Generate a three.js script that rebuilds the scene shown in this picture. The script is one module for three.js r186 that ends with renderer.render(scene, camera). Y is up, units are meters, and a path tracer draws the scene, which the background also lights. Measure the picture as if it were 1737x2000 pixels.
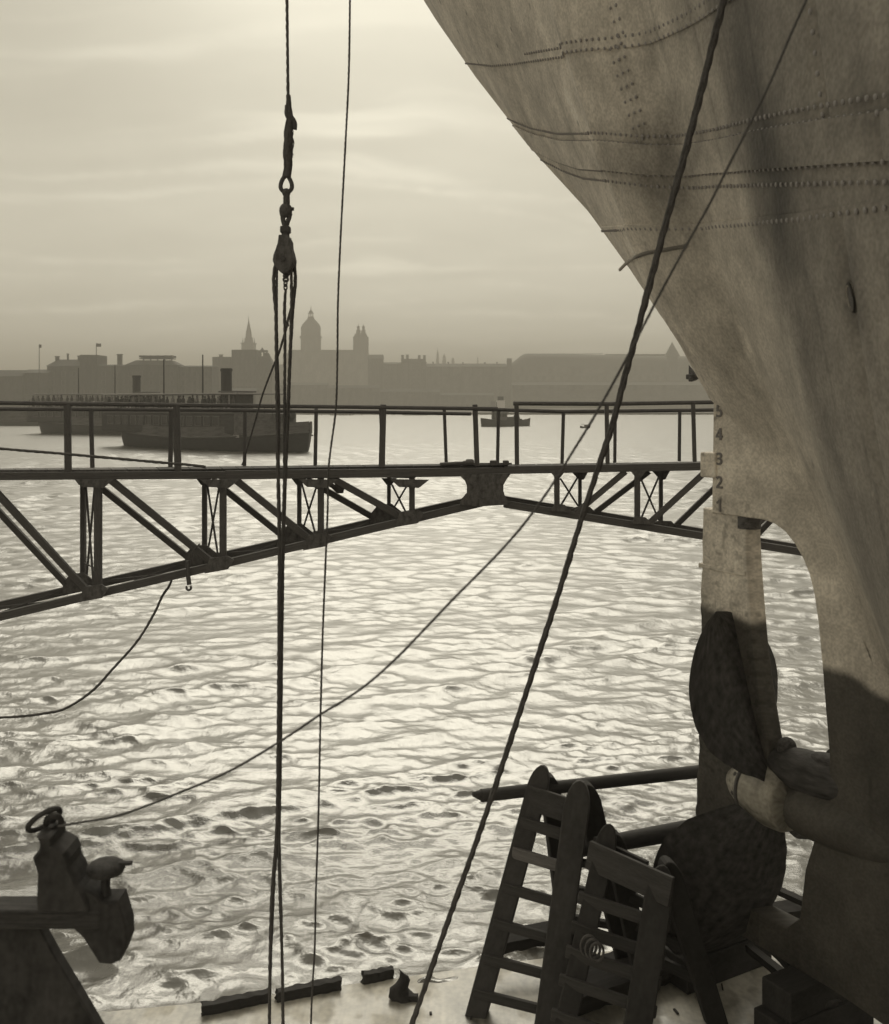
import * as THREE from 'three';
import { mergeGeometries } from 'three/addons/utils/BufferGeometryUtils.js';
import { RoundedBoxGeometry } from 'three/addons/geometries/RoundedBoxGeometry.js';
import { ImprovedNoise } from 'three/addons/math/ImprovedNoise.js';
import { TextGeometry } from 'three/addons/geometries/TextGeometry.js';
import { FontLoader } from 'three/addons/loaders/FontLoader.js';

// ---------------------------------------------------------------- camera, sky, sun, exposure
const W = 1737, H = 2000, F = 2000, CX = 868.5, HY = 787, EYE = 5.5;
const scene = new THREE.Scene();
const camera = new THREE.PerspectiveCamera(2 * Math.atan(H / 2 / F) * 180 / Math.PI, W / H, 0.1, 4000);
camera.position.set(0, EYE, 0);
camera.lookAt(0, EYE, -10);
camera.setViewOffset(W, H, 0, H / 2 - HY, W, H);
camera.updateProjectionMatrix();
camera.focus = 17; camera.userData.fStop = 3.6;
scene.add(camera);
const renderer = new THREE.WebGLRenderer();
renderer.toneMapping = THREE.LinearToneMapping;
renderer.toneMappingExposure = 1.25;
renderer.shadowMap.enabled = true;

const SUN_EL = 39.5 * Math.PI / 180, SUN_AZ = -2.5 * Math.PI / 180;
const SUN = new THREE.Vector3(Math.sin(SUN_AZ) * Math.cos(SUN_EL), Math.sin(SUN_EL), -Math.cos(SUN_AZ) * Math.cos(SUN_EL));
const noise = new ImprovedNoise();
const N3 = (x, y, z) => noise.noise(x + 131.7, y + 57.3, z + 91.1);
const fbm = (x, y, z, o = 4) => { let s = 0, a = 1, t = 0; for (let i = 0; i < o; i++) { s += a * N3(x, y, z); t += a; a *= 0.5; x *= 2.03; y *= 2.03; z *= 2.03; } return s / t; };
const sstep = (a, b, x) => { const t = Math.min(1, Math.max(0, (x - a) / (b - a))); return t * t * (3 - 2 * t); };
const lerp = (a, b, t) => a + (b - a) * t;
let seed = 12345;
const rnd = () => { seed = (seed * 1664525 + 1013904223) >>> 0; return seed / 4294967296; };

{ // overcast sky with a veiled sun ahead, brighter towards it, thin streaks of cloud
  const w = 2048, h = 1024, data = new Float32Array(w * h * 4), d = new THREE.Vector3();
  for (let j = 0; j < h; j++) {
    const el = ((j + 0.5) / h - 0.5) * Math.PI;
    for (let i = 0; i < w; i++) {
      const az = ((i + 0.5) / w - 0.5) * 2 * Math.PI;          // u = atan2(z, x) / 2pi + 0.5
      d.set(Math.cos(el) * Math.cos(az), Math.sin(el), Math.cos(el) * Math.sin(az));
      const ang = Math.acos(Math.min(1, Math.max(-1, d.dot(SUN)))) * 180 / Math.PI;
      let L = 0.46 + 2.15 * Math.exp(-ang / 11) + 0.6 * Math.exp(-Math.max(0, el) / 0.15);
      L *= 0.86 + 0.14 * Math.exp(-Math.pow(Math.atan2(d.x, -d.z) / 0.42, 2));
      const azm = Math.atan2(d.x, -d.z); L *= 1 - 0.11 * sstep(-0.1, -0.42, azm + 0.1 * fbm(azm * 3, el * 5, 4, 3)) * sstep(0.12, 0.32, el);
      if (el > -0.05) {
        const k = 1 / (Math.max(0.02, d.y) + 0.16), x = d.x * k, z = d.z * k;
        const warp = fbm(x * 1.1, z * 1.4, 3.1, 3);
        const c1 = fbm(x * 1.0 + warp * 0.6, z * 3.0 + warp, 7.7, 5), c2 = fbm(x * 0.9, z * 6.5 + 0.35 * x + 2 * warp, 1.7, 4);
        const st = Math.max(0, c2 - 0.12);
        L *= 1 + 0.11 * c1 + 0.035 * c2 + 0.06 * fbm(x * 4.1, z * 7, 12.3, 4) + 0.8 * st * sstep(0.35, 0.05, Math.abs(d.y - 0.17)) ;
      }
      const warm = sstep(0.4, 0.9, L);
      const o = (j * w + i) * 4;
      data[o] = L; data[o + 1] = L * lerp(0.932, 0.945, warm); data[o + 2] = L * lerp(0.75, 0.775, warm); data[o + 3] = 1;
    }
  }
  const t = new THREE.DataTexture(data, w, h, THREE.RGBAFormat, THREE.FloatType);
  t.mapping = THREE.EquirectangularReflectionMapping; t.magFilter = THREE.LinearFilter; t.minFilter = THREE.LinearFilter;
  t.wrapS = THREE.RepeatWrapping; t.needsUpdate = true;
  scene.background = t; scene.environment = t;
}
const sun = new THREE.DirectionalLight(new THREE.Color().setRGB(1, 0.94, 0.79), 1.32);
sun.position.copy(SUN).multiplyScalar(60); sun.target.position.set(0, 0, 0);
sun.shadow.radius = 80; sun.castShadow = true;
Object.assign(sun.shadow.camera, { left: -30, right: 30, top: 30, bottom: -30, near: 1, far: 140 });
sun.shadow.mapSize.set(2048, 2048);
scene.add(sun, sun.target);
scene.fog = new THREE.FogExp2(new THREE.Color().setRGB(1, 0.955, 0.86), 0.00112);

// ---------------------------------------------------------------- helpers
const V = (x, y, z) => new THREE.Vector3(x, y, z);
const at = (px, py, d) => V((px - CX) / F * d, EYE - (py - HY) / F * d, -d);      // where a sight line reaches the distance d
const dFloor = (py, y = 0) => (EYE - y) * F / (py - HY);
const used = {};
function numbered(n) { const k = used[n] = (used[n] ?? -1) + 1; return k ? `${n}_${String(k).padStart(3, '0')}` : n; }
function tag(o, label, category, group) { o.userData.label = label; o.userData.category = category; if (group) o.userData.group = group; return o; }
function thing(name, label, category, pos = V(0, 0, 0), group, turn = 0) {
  const g = new THREE.Group(); g.name = numbered(name); g.position.copy(pos); g.rotation.y = turn; scene.add(g);
  return tag(g, label, category, group);
}
function part(name, geo, mat, parent) {
  const m = new THREE.Mesh(Array.isArray(geo) ? mergeGeometries(geo.map(g => g.index ? g.toNonIndexed() : g)) : geo, mat);
  m.name = name; m.castShadow = m.receiveShadow = true; parent.add(m); return m;
}
function solo(name, geo, mat, label, category, group) { const m = part(numbered(name), geo, mat, scene); return tag(m, label, category, group); }
function struct(name, geo, mat) { const m = part(name, geo, mat, scene); m.userData.kind = 'structure'; return m; }
const mv = (g, x, y, z) => g.translate(x, y, z);
function box(w, h, d, x = 0, y = 0, z = 0, r = 0) { return mv(r ? new RoundedBoxGeometry(w, h, d, 2, r) : new THREE.BoxGeometry(w, h, d), x, y, z); }
// a bar from p to q, w across (sideways) and t deep, ends square
function bar(p, q, w, t, side = V(0, 0, 1), r = 0) {
  const y = q.clone().sub(p), L = y.length(); y.normalize();
  const x = y.clone().cross(side).normalize(), z = x.clone().cross(y).normalize();
  const g = r ? new RoundedBoxGeometry(w, L, t, 2, Math.min(r, w / 2.1, t / 2.1)) : new THREE.BoxGeometry(w, L, t);
  return g.applyMatrix4(new THREE.Matrix4().makeBasis(x, y, z).setPosition(p.clone().add(q).multiplyScalar(0.5)));
}
function rod(p, q, r, n = 8, r2 = r) {
  const y = q.clone().sub(p), L = y.length(); y.normalize();
  const x = y.clone().cross(Math.abs(y.z) > 0.9 ? V(1, 0, 0) : V(0, 0, 1)).normalize(), z = x.clone().cross(y).normalize();
  return new THREE.CylinderGeometry(r2, r, L, n).applyMatrix4(new THREE.Matrix4().makeBasis(x, y, z).setPosition(p.clone().add(q).multiplyScalar(0.5)));
}
// angle iron or channel: two thin legs
function angle(p, q, w, t, th = 0.012) { return [bar(p.clone().add(V(0, 0, t / 2)), q.clone().add(V(0, 0, t / 2)), w, th), ...[-1, 1].map(s => { const y = q.clone().sub(p).normalize(), x = y.clone().cross(V(0, 0, 1)).normalize().multiplyScalar(s * (w / 2 - th / 2)); return bar(p.clone().add(x), q.clone().add(x), th, t - th * 1.2); })]; }
// three-strand laid rope along points
function rope(pts, r, o = {}) {
  const c = new THREE.CatmullRomCurve3(pts, false, 'centripetal'), L = c.getLength(), n = Math.min(o.max ?? 900, Math.max(8, Math.ceil(L / (o.step ?? r * 1.1)))), m = o.m ?? 9;
  const pos = [], idx = [], uv = [], sp = c.getSpacedPoints(n), fr = V(0, 0, 1), tg = V(0, 0, 0), a = V(0, 0, 0), b = V(0, 0, 0);
  for (let i = 0; i <= n; i++) {
    tg.copy(sp[Math.min(n, i + 1)]).sub(sp[Math.max(0, i - 1)]).normalize();
    a.copy(fr).addScaledVector(tg, -fr.dot(tg)); if (a.lengthSq() < 1e-6) a.set(1, 0, 0).addScaledVector(tg, -tg.x); a.normalize(); b.crossVectors(tg, a);
    const s = i / n * L, wob = 1 + (o.wob ?? 0.08) * N3(s / (r * 9), pts[0].x * 3, 2) * 2;
    const ox = (o.wave ?? 0.25) * r * N3(s * 0.8, pts[0].x, 5) * 3;
    for (let k = 0; k <= m; k++) {
      const th = k / m * Math.PI * 2, rr = r * wob * (0.74 + 0.3 * Math.abs(Math.cos(1.5 * (th - s / (r * 2.6)))));
      pos.push(sp[i].x + a.x * ox + rr * (a.x * Math.cos(th) + b.x * Math.sin(th)), sp[i].y + a.y * ox + rr * (a.y * Math.cos(th) + b.y * Math.sin(th)), sp[i].z + a.z * ox + rr * (a.z * Math.cos(th) + b.z * Math.sin(th)));
      uv.push(k / m, s);
    }
    fr.copy(a);
  }
  for (let i = 0; i < n; i++) for (let k = 0; k < m; k++) { const p = i * (m + 1) + k, q = p + m + 1; idx.push(p, p + 1, q, q, p + 1, q + 1); }
  const g = new THREE.BufferGeometry();
  g.setAttribute('position', new THREE.Float32BufferAttribute(pos, 3)); g.setAttribute('uv', new THREE.Float32BufferAttribute(uv, 2)); g.setIndex(idx); g.computeVertexNormals();
  return g;
}
function grid(nu, nv, fn, flip) {
  const pos = [], uv = [], idx = [];
  for (let j = 0; j <= nv; j++) for (let i = 0; i <= nu; i++) { const r = fn(i / nu, j / nv); pos.push(r[0], r[1], r[2]); uv.push(r[3] ?? i / nu, r[4] ?? j / nv); }
  for (let j = 0; j < nv; j++) for (let i = 0; i < nu; i++) { const a = j * (nu + 1) + i, b = a + 1, c = a + nu + 1, d = c + 1; flip ? idx.push(a, c, b, b, c, d) : idx.push(a, b, c, b, d, c); }
  const g = new THREE.BufferGeometry();
  g.setAttribute('position', new THREE.Float32BufferAttribute(pos, 3)); g.setAttribute('uv', new THREE.Float32BufferAttribute(uv, 2)); g.setIndex(idx); g.computeVertexNormals();
  return g;
}
function tex(w, h, fn, srgb) {
  const d = new Uint8Array(w * h * 4);
  for (let j = 0; j < h; j++) for (let i = 0; i < w; i++) { const c = fn(i / w, j / h), o = (j * w + i) * 4; for (let k = 0; k < 3; k++) d[o + k] = Math.max(0, Math.min(255, Math.round(255 * (Array.isArray(c) ? c[k] : c)))); d[o + 3] = 255; }
  const t = new THREE.DataTexture(d, w, h); t.wrapS = t.wrapT = THREE.RepeatWrapping; t.magFilter = THREE.LinearFilter; t.minFilter = THREE.LinearFilter; if (srgb) t.colorSpace = THREE.SRGBColorSpace; t.needsUpdate = true; return t;
}
// tileable fbm
function tfbm(u, v, f, o, z) { let s = 0, a = 1, t = 0; for (let k = 0; k < o; k++) { const A = u * Math.PI * 2, B = v * Math.PI * 2, R = f / 6.283; s += a * (noise.noise(Math.cos(A) * R + 50 + z, Math.sin(A) * R + 50, Math.cos(B) * R + 50) + noise.noise(Math.sin(B) * R + 20 + z, Math.cos(A) * R + 70, Math.sin(A) * R + 30)); t += a; a *= 0.55; f *= 2; } return s / t; }
const grey = (v, r = 0.8, extra = {}) => new THREE.MeshStandardMaterial({ color: new THREE.Color().setRGB(v, v * 0.945, v * 0.93), roughness: r, ...extra });

const grain = tex(256, 256, (u, v) => { const n = tfbm(u, v, 6, 4, 3), f = tfbm(u, v, 40, 2, 9); return 0.62 + 0.5 * n + 0.25 * f; });
const fine = tex(256, 256, (u, v) => 0.5 + 0.5 * tfbm(u, v, 14, 4, 5));
const woodTex = tex(256, 512, (u, v) => { const g = tfbm(u, v * 0.999, 3, 3, 12), s = Math.sin((u * 26 + g * 7) * 2) * 0.04, f = tfbm(u * 1, v, 30, 2, 2); return 0.62 + s + 0.25 * g + 0.12 * f; });
const rep = (t, x, y) => { const c = t.clone(); c.repeat.set(x, y); c.needsUpdate = true; return c; };
const M = {
  ironDark: grey(0.075, 0.9, { map: rep(grain, 1, 1) }),
  iron: grey(0.165, 0.75, { map: rep(grain, 2, 2), bumpMap: rep(fine, 3, 3), bumpScale: 0.004 }),
  ironFar: grey(0.14, 0.85, { map: grain }),
  deck: grey(0.16, 0.85, { map: rep(grain, 3, 1) }),
  rope: grey(0.15, 0.95, { map: rep(grain, 1, 3) }),
  ropePale: grey(0.12, 0.95, { map: rep(grain, 1, 3) }),
  wood: grey(0.095, 0.85, { map: woodTex, bumpMap: woodTex, bumpScale: 0.0015 }),
  woodDark: grey(0.065, 0.9, { map: woodTex, bumpMap: woodTex, bumpScale: 0.0015 }),
  woodPale: grey(0.26, 0.85, { map: woodTex, bumpMap: woodTex, bumpScale: 0.0015 }),
  mark: grey(0.07, 0.8), figure: grey(0.2, 0.8),
};

// ---------------------------------------------------------------- water
const waves = [];
{
  let s = 7; const r = () => { s = (s * 16807) % 2147483647; return s / 2147483647; };
  const NW = 76;
  for (let i = 0; i < NW; i++) {
    const L = 0.115 * Math.pow(17, Math.pow(i / (NW - 1), 1.08)), spread = (r() + r() + r() - 1.5) * (L < 0.24 ? 1.2 : L < 0.8 ? 1.0 : 0.85);
    const th = 0.1 + spread, k = 2 * Math.PI / L;
    const slope = 0.047 * (L < 0.22 ? 0.9 : L > 1.1 ? 0.8 : L > 0.35 ? 0.94 : 1.02);
    waves.push({ L, k, dx: Math.sin(th), dz: Math.cos(th), a: slope / k, ph: r() * 6.283, q: 0.9 });
  }
}
function swell(x, z, cell, out) {
  let X = 0, Y = 0, Z = 0;
  const g = 0.74 + 0.6 * N3(x * 0.13, 4.4, z * 0.2) + 0.4 * N3(x * 0.4, 8.4, z * 0.5), g2 = 0.7 + 1.25 * Math.max(0, N3(x * 0.6 + 40, 1.4, z * 1.1) + 0.12) + 0.5 * N3(x * 0.1, 7.1, z * 0.2);
  const gust = 1 + 0.7 * sstep(25, 80, -z);
  for (const w of waves) {
    if (w.L < 2.2 * cell) continue;
    const f = Math.min(1, (w.L / cell - 2.2) / 2) * gust * Math.max(0.15, w.L < 0.7 ? g2 : g), p = w.k * (w.dx * x + w.dz * z) + w.ph, c = Math.cos(p) * w.a * f, q = Math.sin(p) * w.a * f * w.q;
    Y += c; X -= q * w.dx; Z -= q * w.dz;
  }
  const still = sstep(8.5, 9.6, -z - 0.12 * x);   // the waves die out over the sill of the dock
  X *= still; Y *= still; Z *= still;
  out[0] = x + X; out[1] = Y; out[2] = z + Z;
}
{
  const ripple = tex(1024, 1024, (u, v) => { const a = tfbm(u, v, 24, 4, 1), b = tfbm(u, v, 50, 3, 8); return 0.5 + 0.55 * (0.6 - Math.abs(a) * 2) * 0.6 + 0.22 * b; });
  // waves too small to model at a distance make the water there look rougher
  const rough = tex(256, 4, u => lerp(0.26, 0.38, sstep(0.05, 0.6, u))); rough.channel = 1; rough.wrapS = THREE.ClampToEdgeWrapping;
  const water = new THREE.MeshPhysicalMaterial({ color: new THREE.Color().setRGB(0.08, 0.075, 0.064), roughness: 1, roughnessMap: rough, ior: 2.35, specularIntensity: 1, bumpMap: ripple, bumpScale: 0.011 });
  const R = 1250, C = 520, d0 = 7.6, d1 = 520, pos = new Float32Array((R + 1) * (C + 1) * 3), uv = new Float32Array((R + 1) * (C + 1) * 2), uv1 = uv.slice(), o = [0, 0, 0];
  for (let j = 0, n = 0; j <= R; j++) {
    const d = d0 * Math.pow(d1 / d0, j / R), half = 0.62 * d + 4, cell = Math.max(d * Math.log(d1 / d0) / R, 2 * half / C);
    for (let i = 0; i <= C; i++, n++) {
      const x = (i / C * 2 - 1) * half;
      swell(x, -d, cell, o);
      pos.set(o, n * 3); uv[n * 2] = x / 5.3 + 0.02 * d; uv[n * 2 + 1] = d / 4.1; uv1[n * 2] = j / R; uv1[n * 2 + 1] = 0.5;
    }
  }
  const idx = new Uint32Array(R * C * 6);
  for (let j = 0, n = 0; j < R; j++) for (let i = 0; i < C; i++) { const a = j * (C + 1) + i, b = a + C + 1; idx.set([a, a + 1, b, a + 1, b + 1, b], n); n += 6; }
  const g = new THREE.BufferGeometry();
  g.setAttribute('position', new THREE.BufferAttribute(pos, 3)); g.setAttribute('uv', new THREE.BufferAttribute(uv, 2)); g.setAttribute('uv1', new THREE.BufferAttribute(uv1, 2)); g.setIndex(new THREE.BufferAttribute(idx, 1)); g.computeVertexNormals();
  struct('water', g, water);
  // the rest of the harbour, out to the horizon, and the muddy bed under the near waves
  const far = new THREE.PlaneGeometry(6000, 6000).rotateX(-Math.PI / 2).translate(0, -0.75, -600);
  far.setAttribute('uv1', new THREE.Float32BufferAttribute(new Array(8).fill(0.99), 2));
  struct('harbour_water', far, water);
}

// ---------------------------------------------------------------- the dock's floor
{
  const wet = tex(512, 512, (u, v) => { const a = tfbm(u, v, 5, 5, 4); return 0.68 + 0.8 * a + 0.25 * tfbm(u, v, 60, 2, 1); }), wetR = tex(512, 512, (u, v) => 0.34 + 0.4 * sstep(-0.05, 0.25, tfbm(u, v, 5, 5, 4)));
  const s = new THREE.Shape(); // x, z outline of the pontoon deck with its worn outer edge
  const edge = [[-9, 8.9], [-3, 9.15], [-2.0, 9.32], [-1.2, 9.5], [-0.3, 9.72], [0.6, 9.95], [1.6, 10.15], [3, 10.5], [9, 11.6]];
  s.moveTo(-9, -12); edge.forEach(([x, d]) => s.lineTo(x, d)); s.lineTo(9, -12);
  const g = new THREE.ExtrudeGeometry(s, { depth: 0.5, bevelEnabled: true, bevelSize: 0.03, bevelThickness: 0.03, bevelSegments: 2 }).rotateX(-Math.PI / 2);   // z = -(shape y)
  g.translate(0, 0.06 - 0.53, 0);
  struct('dock_floor', g, new THREE.MeshPhysicalMaterial({ color: new THREE.Color().setRGB(0.55, 0.52, 0.455), roughness: 1, ior: 2.0, map: rep(wet, 0.3, 0.3), roughnessMap: rep(wetR, 0.3, 0.3) }));
}

// ---------------------------------------------------------------- far shore
const SH = 480;
{
  struct('quay', box(3600, 1.5, 1300, 0, 0.15, -SH - 650), grey(0.14, 0.9, { map: rep(grain, 60, 20) }));
  struct('quay_wall', box(2600, 1.0, 0.6, 0, 0.3, -SH + 0.35), grey(0.1, 0.9, { map: rep(grain, 60, 1) }));
}
const blotch = tex(256, 256, (u, v) => 0.5 + 0.5 * tfbm(u, v, 9, 4, 17) + 0.5 * tfbm(u, v, 30, 2, 7));
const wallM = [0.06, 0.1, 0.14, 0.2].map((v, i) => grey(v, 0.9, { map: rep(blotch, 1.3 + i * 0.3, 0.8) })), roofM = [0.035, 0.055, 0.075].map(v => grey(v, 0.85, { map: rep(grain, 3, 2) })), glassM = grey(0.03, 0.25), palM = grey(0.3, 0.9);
const X = (px, d) => (px - CX) / F * d, Y = (py, d) => EYE - (py - HY) / F * d, S = d => d / F;
// building with a wall block, a roof, chimneys and windows; eaves and ridge given where they appear
function building(name, label, cat, px0, px1, eave, ridge, d, o = {}) {
  const x0 = X(px0, d), x1 = X(px1, d), w = x1 - x0, dp = o.depth ?? 14, ye = Y(eave, d), yr = Y(ridge, d), b = thing(name, label, cat, V((x0 + x1) / 2, 0.5, -d), o.group);
  part('wall', box(w, ye - 0.5, dp, 0, (ye - 0.5) / 2, -dp / 2), wallM[o.tone ?? 0], b);
  const rm = roofM[o.roof ?? 0]; let roof = null;
  const hip = (o.hip ?? 0) * S(d);
  if (yr > ye + 0.2) {
    const e = 0.35, a = -w / 2 - e, c = w / 2 + e, y0 = ye - 0.5, y1 = yr - 0.5, z0 = e, z1 = -dp - e, zm = o.flat ? -dp * 0.25 : -dp / 2 + 0.01, zn = o.flat ? -dp * 0.75 : -dp / 2 - 0.01;
    const A = [a, y0, z0], B = [c, y0, z0], C = [c, y0, z1], D = [a, y0, z1], E = [a + (hip || e), y1, zm], G = [c - (hip || e), y1, zm], I = [c - (hip || e), y1, zn], J = [a + (hip || e), y1, zn];
    const q = (p, r, s, t) => [...p, ...r, ...s, ...p, ...s, ...t];
    const g = new THREE.BufferGeometry(); g.setAttribute('position', new THREE.Float32BufferAttribute([...q(A, B, G, E), ...q(B, C, I, G), ...q(C, D, J, I), ...q(D, A, E, J), ...q(E, G, I, J), ...q(A, D, C, B)], 3));
    g.setAttribute('uv', new THREE.Float32BufferAttribute(new Array(72).fill(0).map((_, i) => (i * 0.37) % 3), 2)); g.computeVertexNormals();
    roof = part('roof', g, rm, b);
  }
  for (const [cx, cw, top] of o.chimneys ?? []) { const cy = Y(top, d) - 0.5, base = ye - 1.5; part('chimney', [box(cw * S(d), cy - base, cw * S(d), X(cx, d) - (x0 + x1) / 2, (cy + base) / 2, -dp / 2), box(cw * S(d) * 1.25, 0.35, cw * S(d) * 1.25, X(cx, d) - (x0 + x1) / 2, cy, -dp / 2)], wallM[0], b); }
  const rows = o.rows ?? Math.max(1, Math.floor((ye - 2) / 4)), cols = o.cols ?? Math.max(2, Math.floor(w / 4.2));
  if (rows && cols) {
    const ww = Math.min(1.5, w / cols * 0.42), hh = 2.1;
    const fr = [box(ww + 0.3, 0.16, 0.2, 0, hh / 2 + 0.08, 0.1), box(ww + 0.3, 0.16, 0.26, 0, -hh / 2 - 0.08, 0.12), box(0.14, hh, 0.18, -ww / 2 - 0.07, 0, 0.09), box(0.14, hh, 0.18, ww / 2 + 0.07, 0, 0.09), box(0.08, hh, 0.1, 0, 0, 0.06)];
    const gf = frameGeo(ww + 0.28, hh + 0.28, 0.14, 0.18), gp = box(ww, hh, 0.08, 0, 0, 0.02);
    for (let r = 0; r < rows; r++) for (let c = 0; c < cols; c++) { const m = part('window', gp, glassM, b); m.position.set(-w / 2 + w * (c + 0.5) / cols, 2.3 + r * Math.min(4, (ye - 2.2) / rows), 0); part('frame', gf, wallM[3], m); }
  }
  return b;
}
const ridge = (b, g, m, n) => part(n, g, m, b);
{
  let d = 470;
  // the low dark sheds and trees at the picture's edge
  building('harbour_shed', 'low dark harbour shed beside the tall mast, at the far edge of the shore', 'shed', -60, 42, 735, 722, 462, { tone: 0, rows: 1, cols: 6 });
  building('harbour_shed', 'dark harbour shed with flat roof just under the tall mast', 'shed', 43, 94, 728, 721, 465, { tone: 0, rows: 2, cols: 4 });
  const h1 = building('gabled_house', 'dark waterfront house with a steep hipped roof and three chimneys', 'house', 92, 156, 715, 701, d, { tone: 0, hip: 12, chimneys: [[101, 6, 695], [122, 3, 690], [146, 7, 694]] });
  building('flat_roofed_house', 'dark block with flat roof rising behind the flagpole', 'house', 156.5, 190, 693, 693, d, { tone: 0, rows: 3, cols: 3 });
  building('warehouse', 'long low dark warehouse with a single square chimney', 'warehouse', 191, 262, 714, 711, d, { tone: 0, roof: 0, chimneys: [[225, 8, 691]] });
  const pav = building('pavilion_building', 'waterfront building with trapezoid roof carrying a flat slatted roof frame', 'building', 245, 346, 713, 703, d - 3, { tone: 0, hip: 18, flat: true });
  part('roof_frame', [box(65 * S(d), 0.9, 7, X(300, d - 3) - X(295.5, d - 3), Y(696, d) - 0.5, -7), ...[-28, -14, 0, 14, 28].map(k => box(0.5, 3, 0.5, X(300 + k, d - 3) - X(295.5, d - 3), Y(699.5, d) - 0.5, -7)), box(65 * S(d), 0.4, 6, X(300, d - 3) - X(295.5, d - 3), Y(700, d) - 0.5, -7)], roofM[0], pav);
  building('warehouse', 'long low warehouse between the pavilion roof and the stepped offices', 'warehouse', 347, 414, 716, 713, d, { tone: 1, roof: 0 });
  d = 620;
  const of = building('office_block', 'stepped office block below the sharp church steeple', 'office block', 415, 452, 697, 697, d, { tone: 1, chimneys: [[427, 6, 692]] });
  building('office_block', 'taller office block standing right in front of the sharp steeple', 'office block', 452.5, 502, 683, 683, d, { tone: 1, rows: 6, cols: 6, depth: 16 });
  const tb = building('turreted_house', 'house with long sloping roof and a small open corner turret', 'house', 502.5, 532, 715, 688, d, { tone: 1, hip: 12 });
  part('turret', [box(15 * S(d), 1.2, 4, X(512, d) - X(517.2, d), Y(685, d) - 0.5, -6), ...[-6, 0, 6].map(k => box(0.8, 4, 0.8, X(512 + k, d) - X(517.2, d), Y(691, d) - 0.5, -6)), new THREE.ConeGeometry(1.6, 2.4, 8).translate(X(509, d) - X(517.2, d), Y(681, d) - 0.5, -6), box(15 * S(d), 3, 4, X(512, d) - X(517.2, d), Y(700, d) - 0.5, -6)], wallM[1], tb);
  // steeple
  const ds = 1080, st = thing('church_steeple', 'tall sharp church steeple with arcaded lantern stages rising behind the office blocks', 'church tower', V(X(486, ds), 0.5, -ds));
  const ys = p => Y(p, ds) - 0.5, ws = p => p * S(ds);
  part('tower', box(ws(24), ys(672), ws(24), 0, ys(672) / 2, 0), wallM[2], st);
  part('balustrade', box(ws(27), 0.9, ws(27), 0, ys(671), 0), wallM[1], st);
  part('belfry', [box(ws(13), ys(660) - ys(671), ws(13), 0, (ys(660) + ys(671)) / 2, 0), ...[[-1, -1], [1, -1], [-1, 1], [1, 1]].map(([a, b]) => new THREE.CylinderGeometry(0.2, 0.9, ys(660) - ys(674), 6).translate(a * ws(9.5), (ys(660) + ys(674)) / 2, b * ws(9.5)))], wallM[1], st);
  part('lantern', [new THREE.CylinderGeometry(ws(5), ws(6.5), ys(646) - ys(660), 8).translate(0, (ys(646) + ys(660)) / 2, 0), new THREE.CylinderGeometry(ws(7), ws(7), 0.8, 8).translate(0, ys(660), 0), new THREE.CylinderGeometry(ws(5.4), ws(5.4), 0.8, 8).translate(0, ys(647), 0)], wallM[1], st);
  part('spire', new THREE.LatheGeometry([[ws(4.8), ys(646)], [ws(4), ys(642)], [ws(2.6), ys(637)], [ws(2.9), ys(636)], [ws(1.2), ys(628)], [ws(0.35), ys(620)], [0.001, ys(614)]].map(p => new THREE.Vector2(...p)), 8), roofM[1], st);
  // domed church
  const dc = 1150, ch = thing('domed_church', 'large church with a domed drum, long nave and twin front towers', 'church', V(X(640, dc), 0.5, -dc));
  const yc = p => Y(p, dc) - 0.5, xc = p => X(p, dc) - X(640, dc), wc = p => p * S(dc);
  part('nave', box(wc(166), yc(690), 22, xc(636), yc(690) / 2, -11), wallM[2], ch);
  { const g = new THREE.CylinderGeometry(3, 12.5, yc(683) - yc(690), 4, 1).rotateY(Math.PI / 4).scale(wc(166) / 17.6, 1, 1.25).translate(xc(636), (yc(683) + yc(690)) / 2, -11); part('nave_roof', box(wc(150), yc(683) - yc(690.5), 9, xc(636), (yc(683) + yc(690)) / 2, -11), roofM[1], ch); }
  part('side_aisle', box(wc(184), yc(712), 30, xc(636), yc(712) / 2, -11), wallM[3], ch);
  const cx = xc(605), dr = [[20, 690], [20, 660], [22, 659], [22, 655.5], [19.6, 655], [19.4, 644], [20.2, 643], [19, 637], [16.5, 631.5], [12, 626.5], [7.5, 622], [6, 619], [6, 617]];
  part('drum', new THREE.LatheGeometry(dr.slice(0, 4).map(([r, p]) => new THREE.Vector2(wc(r), yc(p))), 16).translate(cx, 0, -11), wallM[1], ch);
  const dm = part('dome', new THREE.LatheGeometry(dr.slice(4).map(([r, p]) => new THREE.Vector2(wc(r), yc(p))), 16).translate(cx, 0, -11), roofM[1], ch);
  for (let k = 0; k < 8; k++) { const t = k * Math.PI / 4 + 0.39; part('dormer', box(1.4, 2.4, 1.4, cx + Math.cos(t) * wc(18.6), yc(640), -11 + Math.sin(t) * wc(18.6)), wallM[1], dm); }
  part('lantern', [...[0, 1, 2, 3, 4, 5].map(k => new THREE.CylinderGeometry(0.42, 0.42, yc(610.5) - yc(617), 5).translate(cx + Math.cos(k * 1.047 + 0.5) * wc(4.4), (yc(610.5) + yc(617)) / 2, -11 + Math.sin(k * 1.047 + 0.5) * wc(4.4))), new THREE.LatheGeometry([[5.8, 611], [5.8, 609.6], [4.2, 609], [3.8, 607], [1.4, 604], [0.5, 601], [0.35, 597], [0.01, 593]].map(([r, p]) => new THREE.Vector2(wc(r), yc(p))), 10).translate(cx, 0, -11)], roofM[1], ch);
  part('tower_base', box(wc(29), yc(657), 12, xc(704), yc(657) / 2, -9), wallM[1], ch);
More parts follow.
